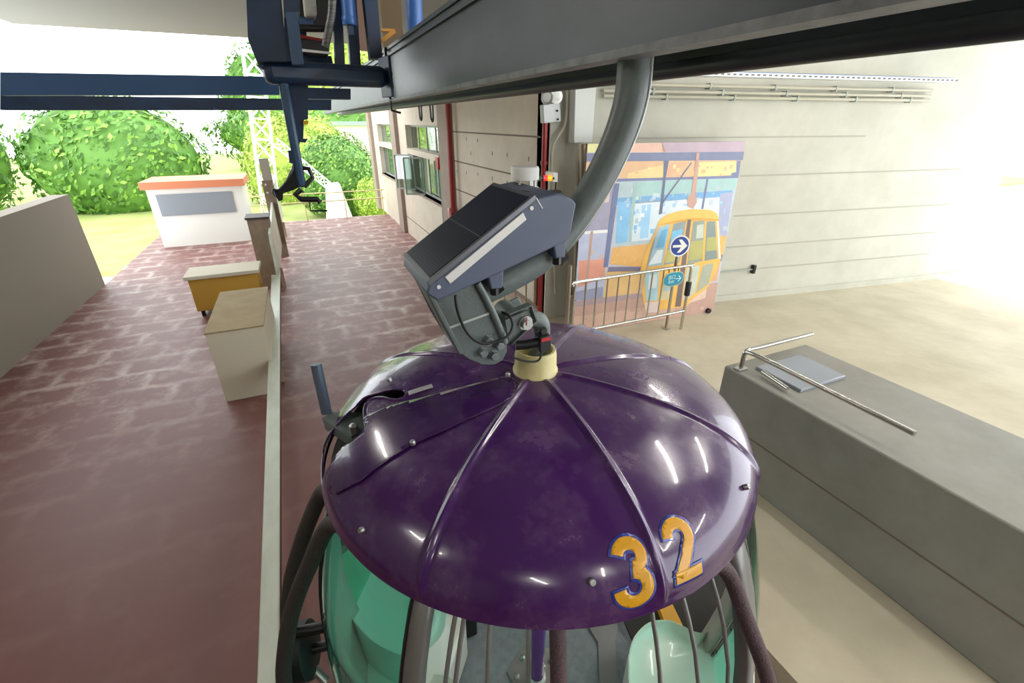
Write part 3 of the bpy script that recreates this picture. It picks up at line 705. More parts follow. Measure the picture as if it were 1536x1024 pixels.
# guide post with hook arms
gp = thing('guide_post', at(455, 285, Y=3.75), 'navy guide post with black hooked arms hanging from cross beam', 'guide post')
MB().bar(at(424, 120, Y=3.74), at(453, 280, Y=3.78), .06, .07, (0, 1, 0)).build('post', M_NAVYL, gp, bevel=.02)
MB().prism([at(x, y, Y=3.82) for x, y in ((430, 122), (462, 124), (462, 178), (456, 180), (455, 208), (462, 208), (458, 214), (450, 213), (446, 228), (438, 180))], (0, .02, 0)).build('side_plate', M_NAVY, gp, smooth=False)
MB().prism([at(x, y, Y=3.80) for x, y in ((455, 181), (462, 181), (462, 187), (455, 187))], (0, .02, 0)).build('yellow_tab', M_YEL, gp, smooth=False)
MB().prism([at(x, y, Y=3.74) for x, y in ((432, 226), (441, 226), (441, 246), (434, 244))], (0, .06, 0)).build('block', M_NAVY, gp, smooth=False)
MB().prism([at(x, y, Y=3.76) for x, y in ((440, 246), (446, 256), (450, 280), (440, 285), (425, 290), (424, 300), (418, 302), (410, 288), (417, 284), (428, 272))], (0, .03, 0)).build('hook_plate', M_BLACK, gp, smooth=False)
MB().tube([at(453, 252, Y=3.76), at(463, 253, Y=3.76), at(469, 266, Y=3.76), at(456, 280, Y=3.76)], .016, 8).build('hook_arm', M_BLACK, gp)
MB().tube([at(452, 284, Y=3.74), at(443, 292, Y=3.74), at(452, 299, Y=3.74), at(476, 299, Y=3.74), at(480, 304, Y=3.74)], .02, 8).build('hook_arm', M_BLACK, gp)
MB().tube([at(464, 300, Y=3.76), at(466, 316, Y=3.76), at(491, 316, Y=3.76)], .007, 8).build('wire_loop', M_BLACK, gp)
MB().tube(smooth_path([at(441, 245, Y=3.76), at(436, 262, Y=3.75), at(420, 284, Y=3.75), at(410, 285, Y=3.75), at(413, 294, Y=3.75)], 5), .008, 8).build('hose', M_BLACK, gp)
# other steelwork
def hb(name, pts, y, dy, m, label, cat='beam'):
    o = MB().prism([at(x, yy, Y=y) for x, yy in pts], (0, dy, 0)).build(name, m, smooth=False); tag(o, label, cat); o['kind'] = 'thing'; return o
hb('steel_beam', ((0, 108), (419, 115), (419, 142), (0, 143)), 4.4, .1, mat('navy_bright', '294a70', .4), 'blue horizontal beam tucked left behind the cross beam')
hb('steel_beam', ((455, 131), (526, 133), (526, 149), (455, 148)), 5.2, .15, M_NAVY, 'upper of two short dark beams under the cross beam')
hb('steel_beam', ((0, 142), (497, 149), (497, 165), (0, 165)), 6.2, .15, M_NAVY, 'lowest dark navy beam above the view to the garden')
hb('steel_post', ((488, -190), (503, -190), (518, 104), (504, 104)), 4.6, .1, M_NAVY, 'thin black upright left of the short blue cylinder base', 'post')
hb('steel_post', ((507, -190), (522, -190), (542, 104), (526, 104)), 4.6, .1, M_NAVY, 'thin black upright directly below the short blue cylinder', 'post')
hb('steel_post', ((520, -250), (544, -250), (574, 88), (556, 88)), 4.3, .12, M_NAVY, 'thick black upright between the two blue cylinders', 'post')
hb('steel_post', ((556, -200), (586, -200), (606, 70), (577, 88)), 6.5, .2, mat('ochre_paint', '6c5a42', .7), 'ochre brown upright behind the black posts', 'post')
for (a, b, r, lab) in (((502, -250), (525, 38), .052, 'blue ram cylinder with cable eye above the thin posts'), ((612, -250), (623, 70), .072, 'blue cylinder rising behind the track beam top')):
    yy = 4.4 if r < .06 else 4.8
    t = thing('hydraulic_cylinder', at(*b, Y=yy), lab, 'cylinder')
    MB().cyl(at(*a, Y=yy), at(*b, Y=yy), r, 24).build('barrel', M_BLUE, t)
    MB().lathe([(r*1.0, 0), (r*1.08, .01), (r*1.08, .05), (r, .06)], at(*b, Y=yy)+V((0, 0, 0)), (0, 0, 1), 24).build('end_collar', M_BLUE, t)
    MB().cbox(at(*b, Y=yy)+V((0, 0, -.03)), (.04, .04, .07)).build('rod_eye', M_NAVYL, t)
hb('steel_plate', ((424, -40), (456, -40), (462, 104), (428, 104)), 4.75, .05, M_NAVY, 'dark navy plate filling the gap right of the broad column', 'plate')
hb('steel_plate', ((449, 80), (497, 84), (502, 106), (449, 104)), 4.95, .05, M_NAVY, 'dark navy plate under the striped tray', 'plate')
mt = thing('drive_motor', at(464, 26, Y=4.5), 'pale grey gearbox among black brackets at top left', 'motor')
MB().prism([at(x, y, Y=4.4) for x, y in ((430, -230), (456, -230), (476, 25), (458, 25))], (0, .2, 0)).build('gearbox', mat('pale_grey_paint', 'a8a79c', .5, col2='8d8c82', scale=10), mt, bevel=.02)
MB().prism([at(x, y, Y=4.55) for x, y in ((440, -40), (500, -40), (500, 42), (448, 40))], (0, .2, 0)).build('motor_bracket', M_BLACK, mt, smooth=False)
MB().prism([at(x, y, Y=4.5) for x, y in ((448, 24), (470, 27), (470, 38), (450, 36))], (0, .05, 0)).build('motor_foot', mat('navy_bright', '294a70', .4), mt, smooth=False)
MB().tube([at(445, 42, Y=4.4), at(492, 43, Y=4.4)], .025, 10).build('shaft', M_BLACK, mt)
rt_ = thing('brake_tray', at(470, 70, Y=4.6), 'black tray with red and white edge stripes under the motor', 'tray')
MB().prism([at(x, y, Y=4.6) for x, y in ((450, 55), (494, 62), (494, 80), (450, 78))], (0, .3, 0)).build('tray_body', M_BLACK, rt_, smooth=False)
MB().prism([at(x, y, Y=4.59) for x, y in ((450, 52), (494, 60), (494, 63), (450, 57))], (0, .02, 0)).build('red_edge', M_PIPE_RED, rt_, smooth=False)
MB().prism([at(x, y, Y=4.59) for x, y in ((452, 73), (496, 78), (496, 81), (452, 77))], (0, .02, 0)).build('white_edge', M_WHITE, rt_, smooth=False)
tag(MB().tube(smooth_path([at(490, -190, Y=4.3), at(499, -60, Y=4.3), at(498, 10, Y=4.3), at(494, 40, Y=4.3), at(488, 70, Y=4.3)], 6), .028, 12).build('flexible_conduit', mat('ribbed_grey_conduit', '6d6d6b', .5, col2='2b2b2b', scale=60, stretch=(.1, .1, 1))), 'ribbed grey flexible conduit dangling beside the motor', 'conduit')
up = MB().prism([at(x, y, Y=9) for x, y in ((533, -60), (562, -60), (562, 78), (537, 74))], (0, .1, 0)).build('wall_panel', mat('dusty_pink_panel', 'a98b7c', .8), smooth=False); tag(up, 'dusty pink hanging panel between the dark posts', 'panel')
br = MB(); br.bar(at(572, 62, Y=4.4), at(592, 46, Y=4.4), .03, .03); br.bar(at(572, 45, Y=4.4), at(592, 46, Y=4.4), .03, .02)
tag(br.build('angle_bracket', mat('orange_bracket', 'c98a2c', .5), smooth=False), 'small orange angle bracket beside the thick black upright', 'bracket')

# ================================================================== GUIDE RAIL on the left
gr = thing('guide_rail', (-.55, 4, 0), 'long mint white elevated guide rail on low posts', 'rail')
zr = .5
a0, a1 = at(418, 1000, Z=zr), at(420, 412, Z=zr); b0, b1 = at(386, 1000, Z=zr), at(407, 412, Z=zr)
dr = (a1-a0).normalized(); ext0 = a0-dr*1.6; extb = b0-(b1-b0).normalized()*1.6
MB().prism([ext0, a1, b1, extb], (0, 0, -.035)).build('rail_cap', M_RAIL, gr, bevel=.008)
MB().prism([ext0+V((-.006, 0, -.03)), a1+V((-.006, 0, -.03)), a1+V((-.03, 0, -.03)), ext0+V((-.03, 0, -.03))], (0, 0, -.09)).build('rail_skirt', mat('brown_rail_side', '4a3832', .6), gr, smooth=False)
for px in ((430, 432), (427.5, 572), (431, 355), (400, 1240)):
    p = at(*px, Z=0)
    MB().box((p.x-.07, p.y, 0), (p.x, p.y+.06, zr-.03)).build('rail_post', mat('pale_brown_post', 'a08b7a', .6), gr, smooth=False)
xA = a1.x-.02
fl = [at(421, 440, X=xA), at(418, 412, X=xA), at(416, 400, X=xA), at(413, 385, X=xA), at(409, 367, X=xA), at(406, 350, X=xA), at(408, 320, X=xA), at(412, 262, X=xA), at(423, 262, X=xA)]
fl = [V((xA, p.y, p.z)) for p in fl]; fl[-1].z = .35; fl[-1].y = fl[-2].y; fl[0].z = .38; 
MB().prism(fl, (-.05, 0, 0)).build('flared_end', M_RAIL, gr, smooth=False)
# timber uprights and boxes left of the rail
M_BRN = mat('brown_board', '8d7b69', .7, col2='7c6b5a', scale=5)
def upright(px, top, foot_z, w, d, name, m, label, cat, dots=True):
    t = thing(name, (0, 0, 0), label, cat); return t
tw = at(392, 271, Y=14.0); tw2 = at(409, 271, Y=14.0)
p1 = thing('sign_post', (tw.x, 14.0, 0), 'drilled brown upright board behind the guide rail flare', 'post')
MB().box((tw.x, 14.0, 0), (tw2.x, 14.06, tw.z)).build('board', M_BRN, p1, smooth=False)
MB().box((tw.x+.04, 14.07, 0), (tw2.x, 14.13, at(394, 238, Y=14.0).z)).build('board', mat('pale_board', 'a8a193', .7), p1, smooth=False)
for dx in (.08, .27):
    for dz in (.1, .3): MB().cyl((tw.x+dx, 13.98, tw.z-dz), (tw.x+dx, 14.01, tw.z-dz), .025, 10).build('bolt_head', M_WHITE, p1)
q0, q1 = at(381, 326, Y=11.2), at(402, 326, Y=11.2)
p2 = thing('tool_cabinet', (q0.x, 11.2, 0), 'plain brown cabinet on the floor behind the guide rail', 'cabinet')
MB().box((q0.x-.15, 11.2, 0), (q1.x, 11.7, q0.z-.04)).build('cabinet_body', M_BRN, p2, smooth=False)
MB().box((q0.x-.18, 11.17, q0.z-.04), (q1.x+.02, 11.73, q0.z)).build('cabinet_top', mat('dark_brown_top', '3c342d', .6), p2, smooth=False)
kf = at(393, 592, Z=0); kt = at(394, 487, Y=kf.y); kbk = at(399, 430, Z=kt.z)
t = thing('cardboard_box', (kt.x-.3, kf.y+.3, 0), 'tan topped cardboard box standing left of the guide rail', 'box')
MB().box((kt.x-.65, kf.y, 0), (kt.x+.0, kbk.y, kt.z-.02)).build('carton', mat('pale_card', 'c9c2ae', .8), t, smooth=False)
MB().box((kt.x-.66, kf.y-.01, kt.z-.02), (kt.x+.01, kbk.y+.01, kt.z)).build('carton_lid', mat('cardboard', 'a08f6e', .85, col2='94835f', scale=4), t, smooth=False)
t = thing('yellow_crate', (-1.5, 9.8, 0), 'yellow storage crate on the floor beyond the rail', 'crate')
MB().box((-2.2, 9.8, .12), (-1.05, 10.4, .75)).build('crate_body', mat('mustard_paint', 'b98f35', .6), t, bevel=.02)
MB().box((-2.25, 9.75, .75), (-1.0, 10.45, .82)).build('crate_rim', mat('pale_card', 'c9c2ae', .8), t, bevel=.01)
for x in (-2.15, -1.15):
    for y in (9.85, 10.3): MB().box((x, y, 0), (x+.06, y+.06, .14)).build('crate_foot', M_BLACK, t, smooth=False)
t = thing('ticket_kiosk', (-2.6, 17, 0), 'white kiosk with red roof edge at the far left', 'kiosk')
MB().box((-4.0, 16.5, 0), (-1.62, 18, 1.65)).build('kiosk_wall', mat('kiosk_white', 'e3e2da', .6), t, smooth=False)
MB().box((-4.1, 16.4, 1.65), (-1.5, 18.1, 1.85)).build('kiosk_roof', mat('kiosk_red', 'c97a55', .6), t, smooth=False)
MB().box((-3.8, 16.46, .9), (-1.9, 16.52, 1.5)).build('kiosk_window', mat('kiosk_window', '8a9096', .2), t, smooth=False)

# ================================================================== MURAL BOARD
ma, mb_ = at(902, 494, Z=PLAT), at(1069, 467, Z=PLAT)
md = (mb_-ma).normalized(); mn = V((md.y, -md.x, 0)); mn = -mn if mn.y > 0 else mn
def mp_(cx, cyy, lay=0): return atp(830+cx/3.2, 200+cyy/3.2, ma+mn*(.002+.0007*lay), mn)
mur = thing('mural_board', (ma+mb_)/2, 'large printed mural of a yellow cable car against the wall', 'mural')
cor = [(165, 50), (920, 38), (765, 855), (98, 960)]
base = [atp(830+x/3.2, 200+y/3.2, ma, mn) for x, y in cor]
MB().prism(base, -mn*.05).build('board', mat('board_edge', '6a6460', .7), mur, smooth=False)
MCOL = {}
mslots = []
def mc(h):
    if h not in MCOL: MCOL[h] = len(mslots); mslots.append(mat('print_'+h, *[ '%02x%02x%02x' % tuple(min(255, int(int(h[i:i+2], 16)*.82+38)) for i in (0, 2, 4))], .5, col2='%02x%02x%02x' % tuple(min(255, int(int(h[i:i+2], 16)*.84+44)) for i in (0, 2, 4)), scale=5))
    return MCOL[h]
PR = MB()
def art(h, pts, lay):
    PR.mi = mc(h); PR.poly([mp_(x, y, lay) for x, y in pts])
art('b9b6c4', cor, 0)
art('a8909f', [(520, 45), (920, 38), (912, 95), (525, 88)], 1); art('d8a993', [(330, 48), (520, 45), (545, 90), (330, 92)], 1); art('dcd98c', [(165, 50), (240, 49), (240, 92), (163, 92)], 1); art('cf9fa0', [(240, 49), (330, 48), (330, 92), (240, 92)], 1)
art('d9a876', [(160, 130), (905, 128), (885, 207), (152, 218)], 1); art('e6c37c', [(360, 190), (530, 150), (530, 210), (350, 222)], 2); art('e0d382', [(700, 140), (890, 134), (880, 196), (695, 210)], 2); art('d59b74', [(560, 142), (640, 140), (560, 208), (545, 205)], 2)
art('5d6688', [(160, 95), (915, 88), (910, 128), (160, 136)], 3)
art('a9bcc4', [(320, 222), (885, 210), (835, 490), (285, 545)], 1)
art('93bdb9', [(400, 232), (885, 215), (870, 268), (385, 300)], 2)
art('5f9bd0', [(300, 310), (860, 272), (855, 300), (300, 345)], 2); art('cfdde6', [(380, 330), (850, 305), (838, 470), (370, 520)], 2); art('6fb2e0', [(310, 330), (375, 325), (355, 520), (300, 530)], 3); art('8fc4ea', [(425, 345), (470, 340), (455, 500), (415, 505)], 3); art('9a9fc0', [(800, 290), (862, 280), (832, 490), (790, 495)], 3)
art('8fb3b0', [(385, 235), (402, 235), (375, 520), (362, 520)], 4)
art('5c6390', [(150, 222), (890, 202), (886, 214), (150, 236)], 4)
art('55608c', [(292, 240), (318, 240), (262, 642), (240, 642)], 5)
art('a9b0cc', [(125, 470), (262, 460), (240, 800), (102, 800)], 1); art('8f8aa5', [(150, 240), (292, 240), (262, 470), (125, 480)], 1); art('c9b7b3', [(160, 240), (280, 235), (265, 330), (140, 340)], 2); art('d98a70', [(122, 612), (255, 600), (245, 690), (118, 740)], 2); art('ece8e6', [(150, 470), (262, 462), (261, 476), (150, 484)], 3); art('7f86a6', [(105, 760), (240, 735), (236, 800), (102, 800)], 3); art('b88978', [(180, 470), (192, 470), (160, 760), (148, 760)], 3)
art('dfa24c', [(285, 548), (832, 490), (815, 585), (400, 640), (272, 628)], 3); art('5f5c7c', [(265, 640), (420, 640), (415, 662), (260, 665)], 3); art('d9ab62', [(255, 665), (430, 655), (440, 760), (240, 790)], 3); art('6f6a80', [(790, 585), (815, 580), (808, 612), (786, 614)], 4); art('d59a63', [(760, 620), (802, 612), (785, 705), (745, 715)], 3)
art('b58b7a', [(98, 812), (790, 715), (765, 855), (98, 960)], 2); art('c79f8b', [(98, 880), (600, 815), (560, 884), (98, 955)], 3); art('9c8288', [(98, 805), (440, 762), (440, 785), (98, 835)], 4)
art('4b5273', [(530, 130), (555, 130), (540, 212), (522, 385), (507, 390), (528, 212)], 5); art('50566f', [(660, 140), (667, 140), (527, 335), (520, 330)], 5); art('5c6390', [(736, 218), (745, 218), (720, 362), (710, 362)], 5); art('5c6390', [(880, 130), (900, 130), (890, 202), (852, 205), (856, 190), (878, 185)], 5)
art('b98a78', [(688, 92), (702, 92), (684, 290), (690, 330), (670, 362), (645, 352), (642, 310), (662, 288)], 6)
def pane_art(): pass
art('e9ae3e', [(500, 440), (455, 540), (420, 640), (425, 760), (440, 855), (640, 830), (745, 735), (805, 600), (803, 500), (793, 408), (650, 404), (560, 420)], 7)
art('f0b441', [(498, 440), (512, 412), (545, 390), (590, 375), (660, 363), (750, 366), (785, 382), (796, 412), (720, 405), (650, 408), (560, 424)], 8); art('d79423', [(498, 440), (560, 424), (650, 408), (720, 405), (796, 412), (793, 420), (650, 418), (560, 434)], 9)
art('8fb8c8', [(512, 448), (560, 434), (522, 632), (447, 640), (470, 545)], 9); art('55a9d8', [(520, 465), (552, 455), (530, 545), (492, 550)], 10); art('dfeaf0', [(500, 560), (528, 556), (518, 620), (455, 632)], 10)
art('7d8d8e', [(578, 434), (637, 420), (605, 618), (530, 632)], 9); art('64b4dc', [(570, 470), (620, 458), (610, 530), (560, 540)], 10); art('b9ae5a', [(548, 560), (610, 548), (602, 612), (536, 622)], 10)
art('5b4a47', [(645, 414), (662, 413), (612, 830), (584, 832)], 10)
art('848c7c', [(672, 422), (726, 417), (716, 612), (642, 630)], 9); art('a9a352', [(660, 520), (722, 510), (716, 600), (648, 612)], 10); art('bcc4b0', [(690, 440), (722, 436), (720, 500), (685, 505)], 10)
art('6f807c', [(737, 422), (776, 422), (788, 600), (726, 612)], 9); art('a6a555', [(738, 500), (782, 495), (784, 560), (732, 566)], 10); art('f2f0e2', [(785, 420), (793, 420), (803, 600), (795, 602)], 9)
art('9cc9d6', [(437, 668), (508, 658), (500, 800), (447, 806)], 9); art('d3e3e6', [(460, 680), (500, 672), (495, 740), (455, 748)], 10)
art('c6b98a', [(532, 705), (588, 694), (568, 792), (516, 802)], 9); art('8fb0b8', [(535, 715), (580, 705), (570, 750), (525, 758)], 10)
art('9aa08a', [(720, 632), (770, 622), (745, 722), (684, 768)], 9); art('b8bfae', [(640, 645), (704, 632), (680, 762), (645, 796), (620, 800)], 9)
art('ddc9c4', [(438, 812), (508, 806), (502, 858), (444, 860)], 9); art('d9b9a4', [(660, 800), (735, 745), (730, 790), (650, 815)], 9)
art('b9a59a', [(498, 445), (505, 446), (420, 770), (412, 770)], 9)
_r = random.Random(5)
for (x0, x1, y0, y1, pal, cnt) in ((318, 850, 235, 300, ('8fc0bd', 'a9bcc4', 'b7d3cf', '93bdb9'), 26), (315, 840, 300, 470, ('cfdde6', '8fc4ea', 'e4eaee', '6fb2e0', 'a9bcc4', 'b3c3dc'), 70), (200, 880, 140, 200, ('e6c37c', 'd9a876', 'e8d08a', 'd59b74'), 26), (180, 400, 560, 620, ('dfa24c', 'e4b05f'), 8), (140, 720, 830, 900, ('b58b7a', 'c79f8b', 'a98878'), 24)):
    for k in range(cnt):
        x, y = _r.uniform(x0, x1), _r.uniform(y0, y1); w, h = _r.uniform(5, 22), _r.uniform(5, 26)
        sk_ = -.12*h; art(_r.choice(pal), [(x, y), (min(x+w, 880), y-.05*w), (min(x+w, 880)+sk_, y+h-.05*w), (x+sk_, y+h)], 3.5+k*.01)
PR.build('mural_print', mslots, mur, smooth=False, weld=False)
cs = at(1055, 468, Z=PLAT+.03)
MB().lathe([(.0001, -.02), (.04, -.02), (.04, .02), (.0001, .02)], mb_-md*.12+mn*.03+V((0, 0, .04)), mn, 20).build('caster_wheel', M_RUB, mur)

# ================================================================== WALL FITTINGS
# trunking on the pillar, conduits
def onpil(x, y, off=.0): return at(x, y, Y=5.70-off)
def fit(pts, y, dy, name, m, label, cat, bevel=.004):
    return tag(MB().prism([at(x, yy, Y=y) for x, yy in pts], (0, dy, 0)).build(name, m, bevel=bevel), label, cat)
fit(((864, 110), (896, 110), (888, 214), (861, 214)), 5.45, .14, 'cable_trunking', mat('grey_trunking', 'c6c9c4', .5), 'pale grey trunking box high on the corner left of mural', 'trunking')
pR = at(817, 300, Y=5.66)
for i, (pxa, lab, nm) in enumerate((((818, 135), 'dark red fire pipe running down beside the corner pillar', 'fire_pipe'),)):
    a = at(818, 130, Y=5.68); o = thing(nm, (a.x, 5.68, PLAT), lab, 'pipe')
    MB().cyl((a.x, 5.66, PLAT), (a.x, 5.66, 4.4), .035, 16).build('pipe_run', M_PIPE_RED, o)
    for z in (1.4, 2.9): MB().lathe([(.035, -.02), (.046, -.02), (.046, .02), (.035, .02)], (a.x, 5.66, z), n=16).build('pipe_clip', M_PIPE_RED, o)
a = at(673, 200, X=WX-.16)
o = thing('fire_pipe', (a.x, a.y, 1.0), 'dark red fire pipe on the taupe pilaster beside the window', 'pipe')
MB().cyl((WX-.15, a.y, .9), (WX-.15, a.y, 4.6), .055, 16).build('pipe_run', M_PIPE_RED, o)
MB().cyl((WX-.15, a.y, 1.22), (WX-.15, a.y-.75, 1.22), .05, 14).build('pipe_branch', M_PIPE_RED, o)
MB().lathe([(.09, -.03), (.09, .03)], (WX-.15, a.y-.3, 1.22), (0, 1, 0), 16).build('valve_flange', M_PIPE_RED, o)
p = at(675, 331, X=WX-.2)
o = thing('hose_reel', p, 'pale pink round hose reel below the red fire pipe', 'hose reel')
MB().lathe([(.1, -.04), (.26, -.04), (.28, 0), (.26, .04), (.1, .04)], p, (1, -.3, 0), 28).build('reel_disc', mat('pink_reel', 'd9a7a4', .5), o)
MB().cyl(p, (WX, p.y, p.z), .03, 10).build('reel_hub', M_PIPE_RED, o)
p = at(658, 245, X=WX-.05)
o = thing('fire_alarm', p, 'small red alarm box beside the open window', 'alarm')
MB().cbox(p, (.1, .22, .26)).build('alarm_case', mat('alarm_red', 'a3302a', .4), o, bevel=.01)
MB().cyl((WX-.04, p.y-.05, p.z), (WX-.04, p.y-.05, .9), .02, 8).build('alarm_conduit', M_FRAME, o)
# emergency lamp on the pillar
el = at(829, 168, Y=5.6)
o = thing('emergency_light', el, 'twin head emergency light on a white box on pillar', 'emergency light')
MB().prism([at(x, y, Y=5.6) for x, y in ((815, 157), (840, 154), (842, 182), (816, 185))], (0, .1, 0)).build('battery_box', mat('pale_grey_plastic', 'c2c6c8', .4), o, bevel=.008)
for x, y in ((834, 145), (821, 146)):
    c = at(x, y, Y=5.6); ax = V((-.2, -1, -.1)) if x > 830 else V((-.9, -.6, 0))
    hd = MB().lathe([(.03, -.09), (.055, -.05), (.078, 0), (.082, .012), (.068, .014)], c, ax, 28).build('lamp_head', M_ZINC, o)
    MB().lathe([(.068, .008), (.05, .016), (.0001, .02)], c, ax, 28).build('lamp_lens', mat('frosted_lens', 'e7e9e4', .1), hd)
for x, y in ((836, 166), (837, 179)): MB().cyl(at(x, y, Y=5.6), at(x, y, Y=5.58), .012, 10).build('indicator', M_BLACK, o)
# amber red stack light lying on its side
wl = at(818, 267, Y=5.45)
o = thing('stack_light', wl, 'small red and amber signal light on a white wall box', 'signal light')
def sl(px0, px1, r, m, nm): return MB().cyl(at(px0, 267, Y=5.45), at(px1, 267, Y=5.45), r, 18).build(nm, m, o)
sl(811, 814, .034, M_BLACK, 'end_cap'); sl(814, 820, .034, mat('red_lens', 'e03038', .25, emit=.6), 'red_lens'); sl(820, 827, .034, mat('amber_lens', 'f59a12', .25, emit=.8), 'amber_lens'); sl(827, 830, .034, M_BLACK, 'end_cap')
MB().prism([at(x, y, Y=5.42) for x, y in ((829, 259), (837, 259), (837, 273), (829, 273))], (0, .25, 0)).build('mount_box', M_WHITE, o, bevel=.006)
tag(MB().tube(smooth_path([at(834, 273, Y=5.5), at(833, 285, Y=5.52), at(831, 310, Y=5.55), at(828, 345, Y=5.6)], 5), .01, 8).build('signal_cable', M_RUB, ), 'thin black cable dropping from the signal light box', 'cable')
# conduits down the pillar
M_COND = mat('painted_conduit', 'b9b5a2', .5)
def conduit(pts, y, r, label, m=None):
    return tag(MB().tube(smooth_path([at(x, yy, Y=y) for x, yy in pts], 6), r, 10).build('conduit_pipe', m or M_COND), label, 'conduit')
conduit(((862, 125), (851, 133), (850, 165), (847, 188), (838, 203), (829, 222), (827, 258), (828, 300), (830, 360), (833, 440)), 5.62, .017, 'bent pale conduit curving past the emergency light box')
conduit(((866, 216), (866, 300), (863, 400), (861, 440)), 5.55, .028, 'stout vertical conduit nearest the pillar beside the mural')
conduit(((875, 216), (874, 300), (868, 420), (864, 460)), 5.5, .024, 'thin rust stained vertical conduit touching the mural edge', mat('rusty_conduit', '9c8766', .6))
# pipes along the upper wall
for i, (p0, lab) in enumerate((((905, 126), 'topmost of three long wall pipes above the mural'), ((905, 136), 'middle of three long wall pipes above the mural'), ((905, 144), 'lowest of three long wall pipes above the mural'))):
    a = mw(*p0, .06); o = thing('wall_pipe', a, lab, 'pipe', 'long wall pipes above the mural')
    MB().cyl(a, V((a.x, a.y, a.z))+wd*5.5, .022, 12).build('pipe_run', M_COND, o)
    for k in range(5):
        c = a+wd*(.5+k*1.05+.2*i); MB().cbox(c-wn*.02, (.03, .09, .07)).build('pipe_saddle', M_FRAME, o)
a = mw(905, 112, .25)
o = thing('cable_tray', a, 'perforated white cable tray with blue cable above the wall pipes', 'cable tray')
tr = MB(); L = 5.5
tr.prism([a, a+wd*L, a+wd*L+wn*.16, a+wn*.16], (0, 0, .01))
tr.prism([a+wn*.16, a+wd*L+wn*.16, a+wd*L+wn*.17, a+wn*.17], (0, 0, .05))
tr.build('tray', mat('white_tray', 'd8dadb', .45), o, smooth=False)
hl = MB()
for k in range(60):
    c = a+wd*(.2+k*.09)+wn*.171+V((0, 0, .025)); hl.cbox(c, (.045, .004, .02), Matrix.Rotation(math.atan2(wd.y, wd.x), 3, 'Z'))
hl.build('perforations', mat('slot_dark', '6f7274', .7), o, smooth=False)['kind'] = 'stuff'
MB().tube([a+wn*.12+V((0, 0, .05)), a+wd*L+wn*.12+V((0, 0, .05))], .012, 8).build('blue_cable', M_BLUE, o)
# small wall bar right of the mural
a, b = mw(1080, 408, .04), mw(1131, 400, .04)
o = thing('wall_hook_rod', a, 'thin dark rod with end stop fixed on wall right of mural', 'rod')
MB().tube([a, V((b.x, b.y, a.z))], .013, 8).build('rod', M_FRAME, o); MB().cbox(V((b.x, b.y, a.z)), (.05, .06, .14)).build('end_stop', M_BLACK, o)

# ================================================================== BARRIERS AND SIGNS
YB4 = 4.57
def bq(x, y): return at(x, y, Y=YB4)
ba = thing('guard_barrier', bq(945, 480), 'stainless guard barrier with vertical bars before the mural', 'barrier')
zt4 = bq(1000, 403).z; zb4 = bq(1000, 471).z; xl = bq(861, 440).x; xr = bq(1034, 420).x
r_ = .06
loop = smooth_path([(xr, YB4, PLAT), (xr, YB4, zt4-.12), (xr-.03, YB4, zt4-.02), (xr-.12, YB4, zt4), (xl+.12, YB4, zt4), (xl+.03, YB4, zt4-.02), (xl, YB4, zt4-.12), (xl, YB4, zb4+.1), (xl+.03, YB4, zb4+.01), (xl+.12, YB4, zb4), (xr, YB4, zb4)], 5)
MB().tube(loop, .021, 14).build('outer_frame', M_CHROME, ba)
for px in (878, 894, 910, 926, 942, 958, 975, 991, 1007):
    x = bq(px, 440).x; MB().cyl((x, YB4, zb4), (x, YB4, zt4), .0105, 10).build('upright_bar', M_CHROME, ba)
gx = bq(1031, 430)
MB().lathe([(.036, -.13), (.04, -.12), (.04, .06), (.036, .07)], (xr, YB4, gx.z), n=18).build('foam_grip', M_RUB, ba)
hx = at(853, 440, Y=YB4).x
hpst = thing('hinge_post', (hx, YB4, PLAT), 'worn steel hinge post at the left end of the barrier', 'post')
MB().cyl((hx, YB4, PLAT), (hx, YB4, at(853, 398, Y=YB4).z), .026, 16).build('post', mat('worn_steel', '9b8d7d', .4, .6), hpst)
for z in (PLAT+.3, zt4-.1): MB().cyl((hx+.03, YB4, z-.05), (hx+.03, YB4, z+.05), .02, 12).build('hinge', M_BLACK, hpst)
# direction sign on its own post
fx = V((at(998, 498, Y=4.68).x, 4.68, PLAT))
sp_ = thing('direction_sign', fx, 'round blue sign with white arrow on a thin steel post', 'sign')
ys = fx.y
cs_ = at(1018, 368, Y=ys)
px_ = at(1012, 400, Y=ys).x
MB().cyl((fx.x, ys, PLAT), (cs_.x, ys, cs_.z+.05), .02, 14).build('sign_post', mat('worn_steel', '9b8d7d', .4, .6), sp_)
MB().lathe([(.06, 0), (.06, .012), (.02, .02), (.02, .05)], (fx.x, ys, PLAT), n=20).build('post_foot', M_ZINC, sp_)
tocam = V((CAM.x-cs_.x, CAM.y-cs_.y, 0)).normalized(); nsg = (V((-.25, -1, 0)).normalized())
rs = 16*(cs_-CAM).dot(FW)/F
ds = MB().lathe([(.0001, 0), (rs, 0), (rs, .012), (.0001, .012)], cs_+nsg*.022, nsg, 48).build('sign_disc', M_WHITE, sp_, angle=30)
MB().lathe([(rs*.87, .0125), (rs*.87, .0145), (.0001, .0145)], cs_+nsg*.022, nsg, 48).build('blue_face', mat('sign_blue', '12388c', .4), ds, angle=30)
ux = V((-nsg.y, nsg.x, 0)); ux = ux if ux.x > 0 else -ux
def s2(u, v, off): return cs_+nsg*(.022+off)+ux*u*rs+V((0, 0, v*rs))
arw = MB(); arw.prism([s2(u, v, .0148) for u, v in ((-.72, -.12), (.12, -.12), (-.22, -.62), (.1, -.62), (.74, 0), (.1, .62), (-.22, .62), (.12, .12), (-.72, .12))], nsg*.001)
arw.build('arrow', mat('sign_white', 'eeece0', .4), ds, smooth=False)
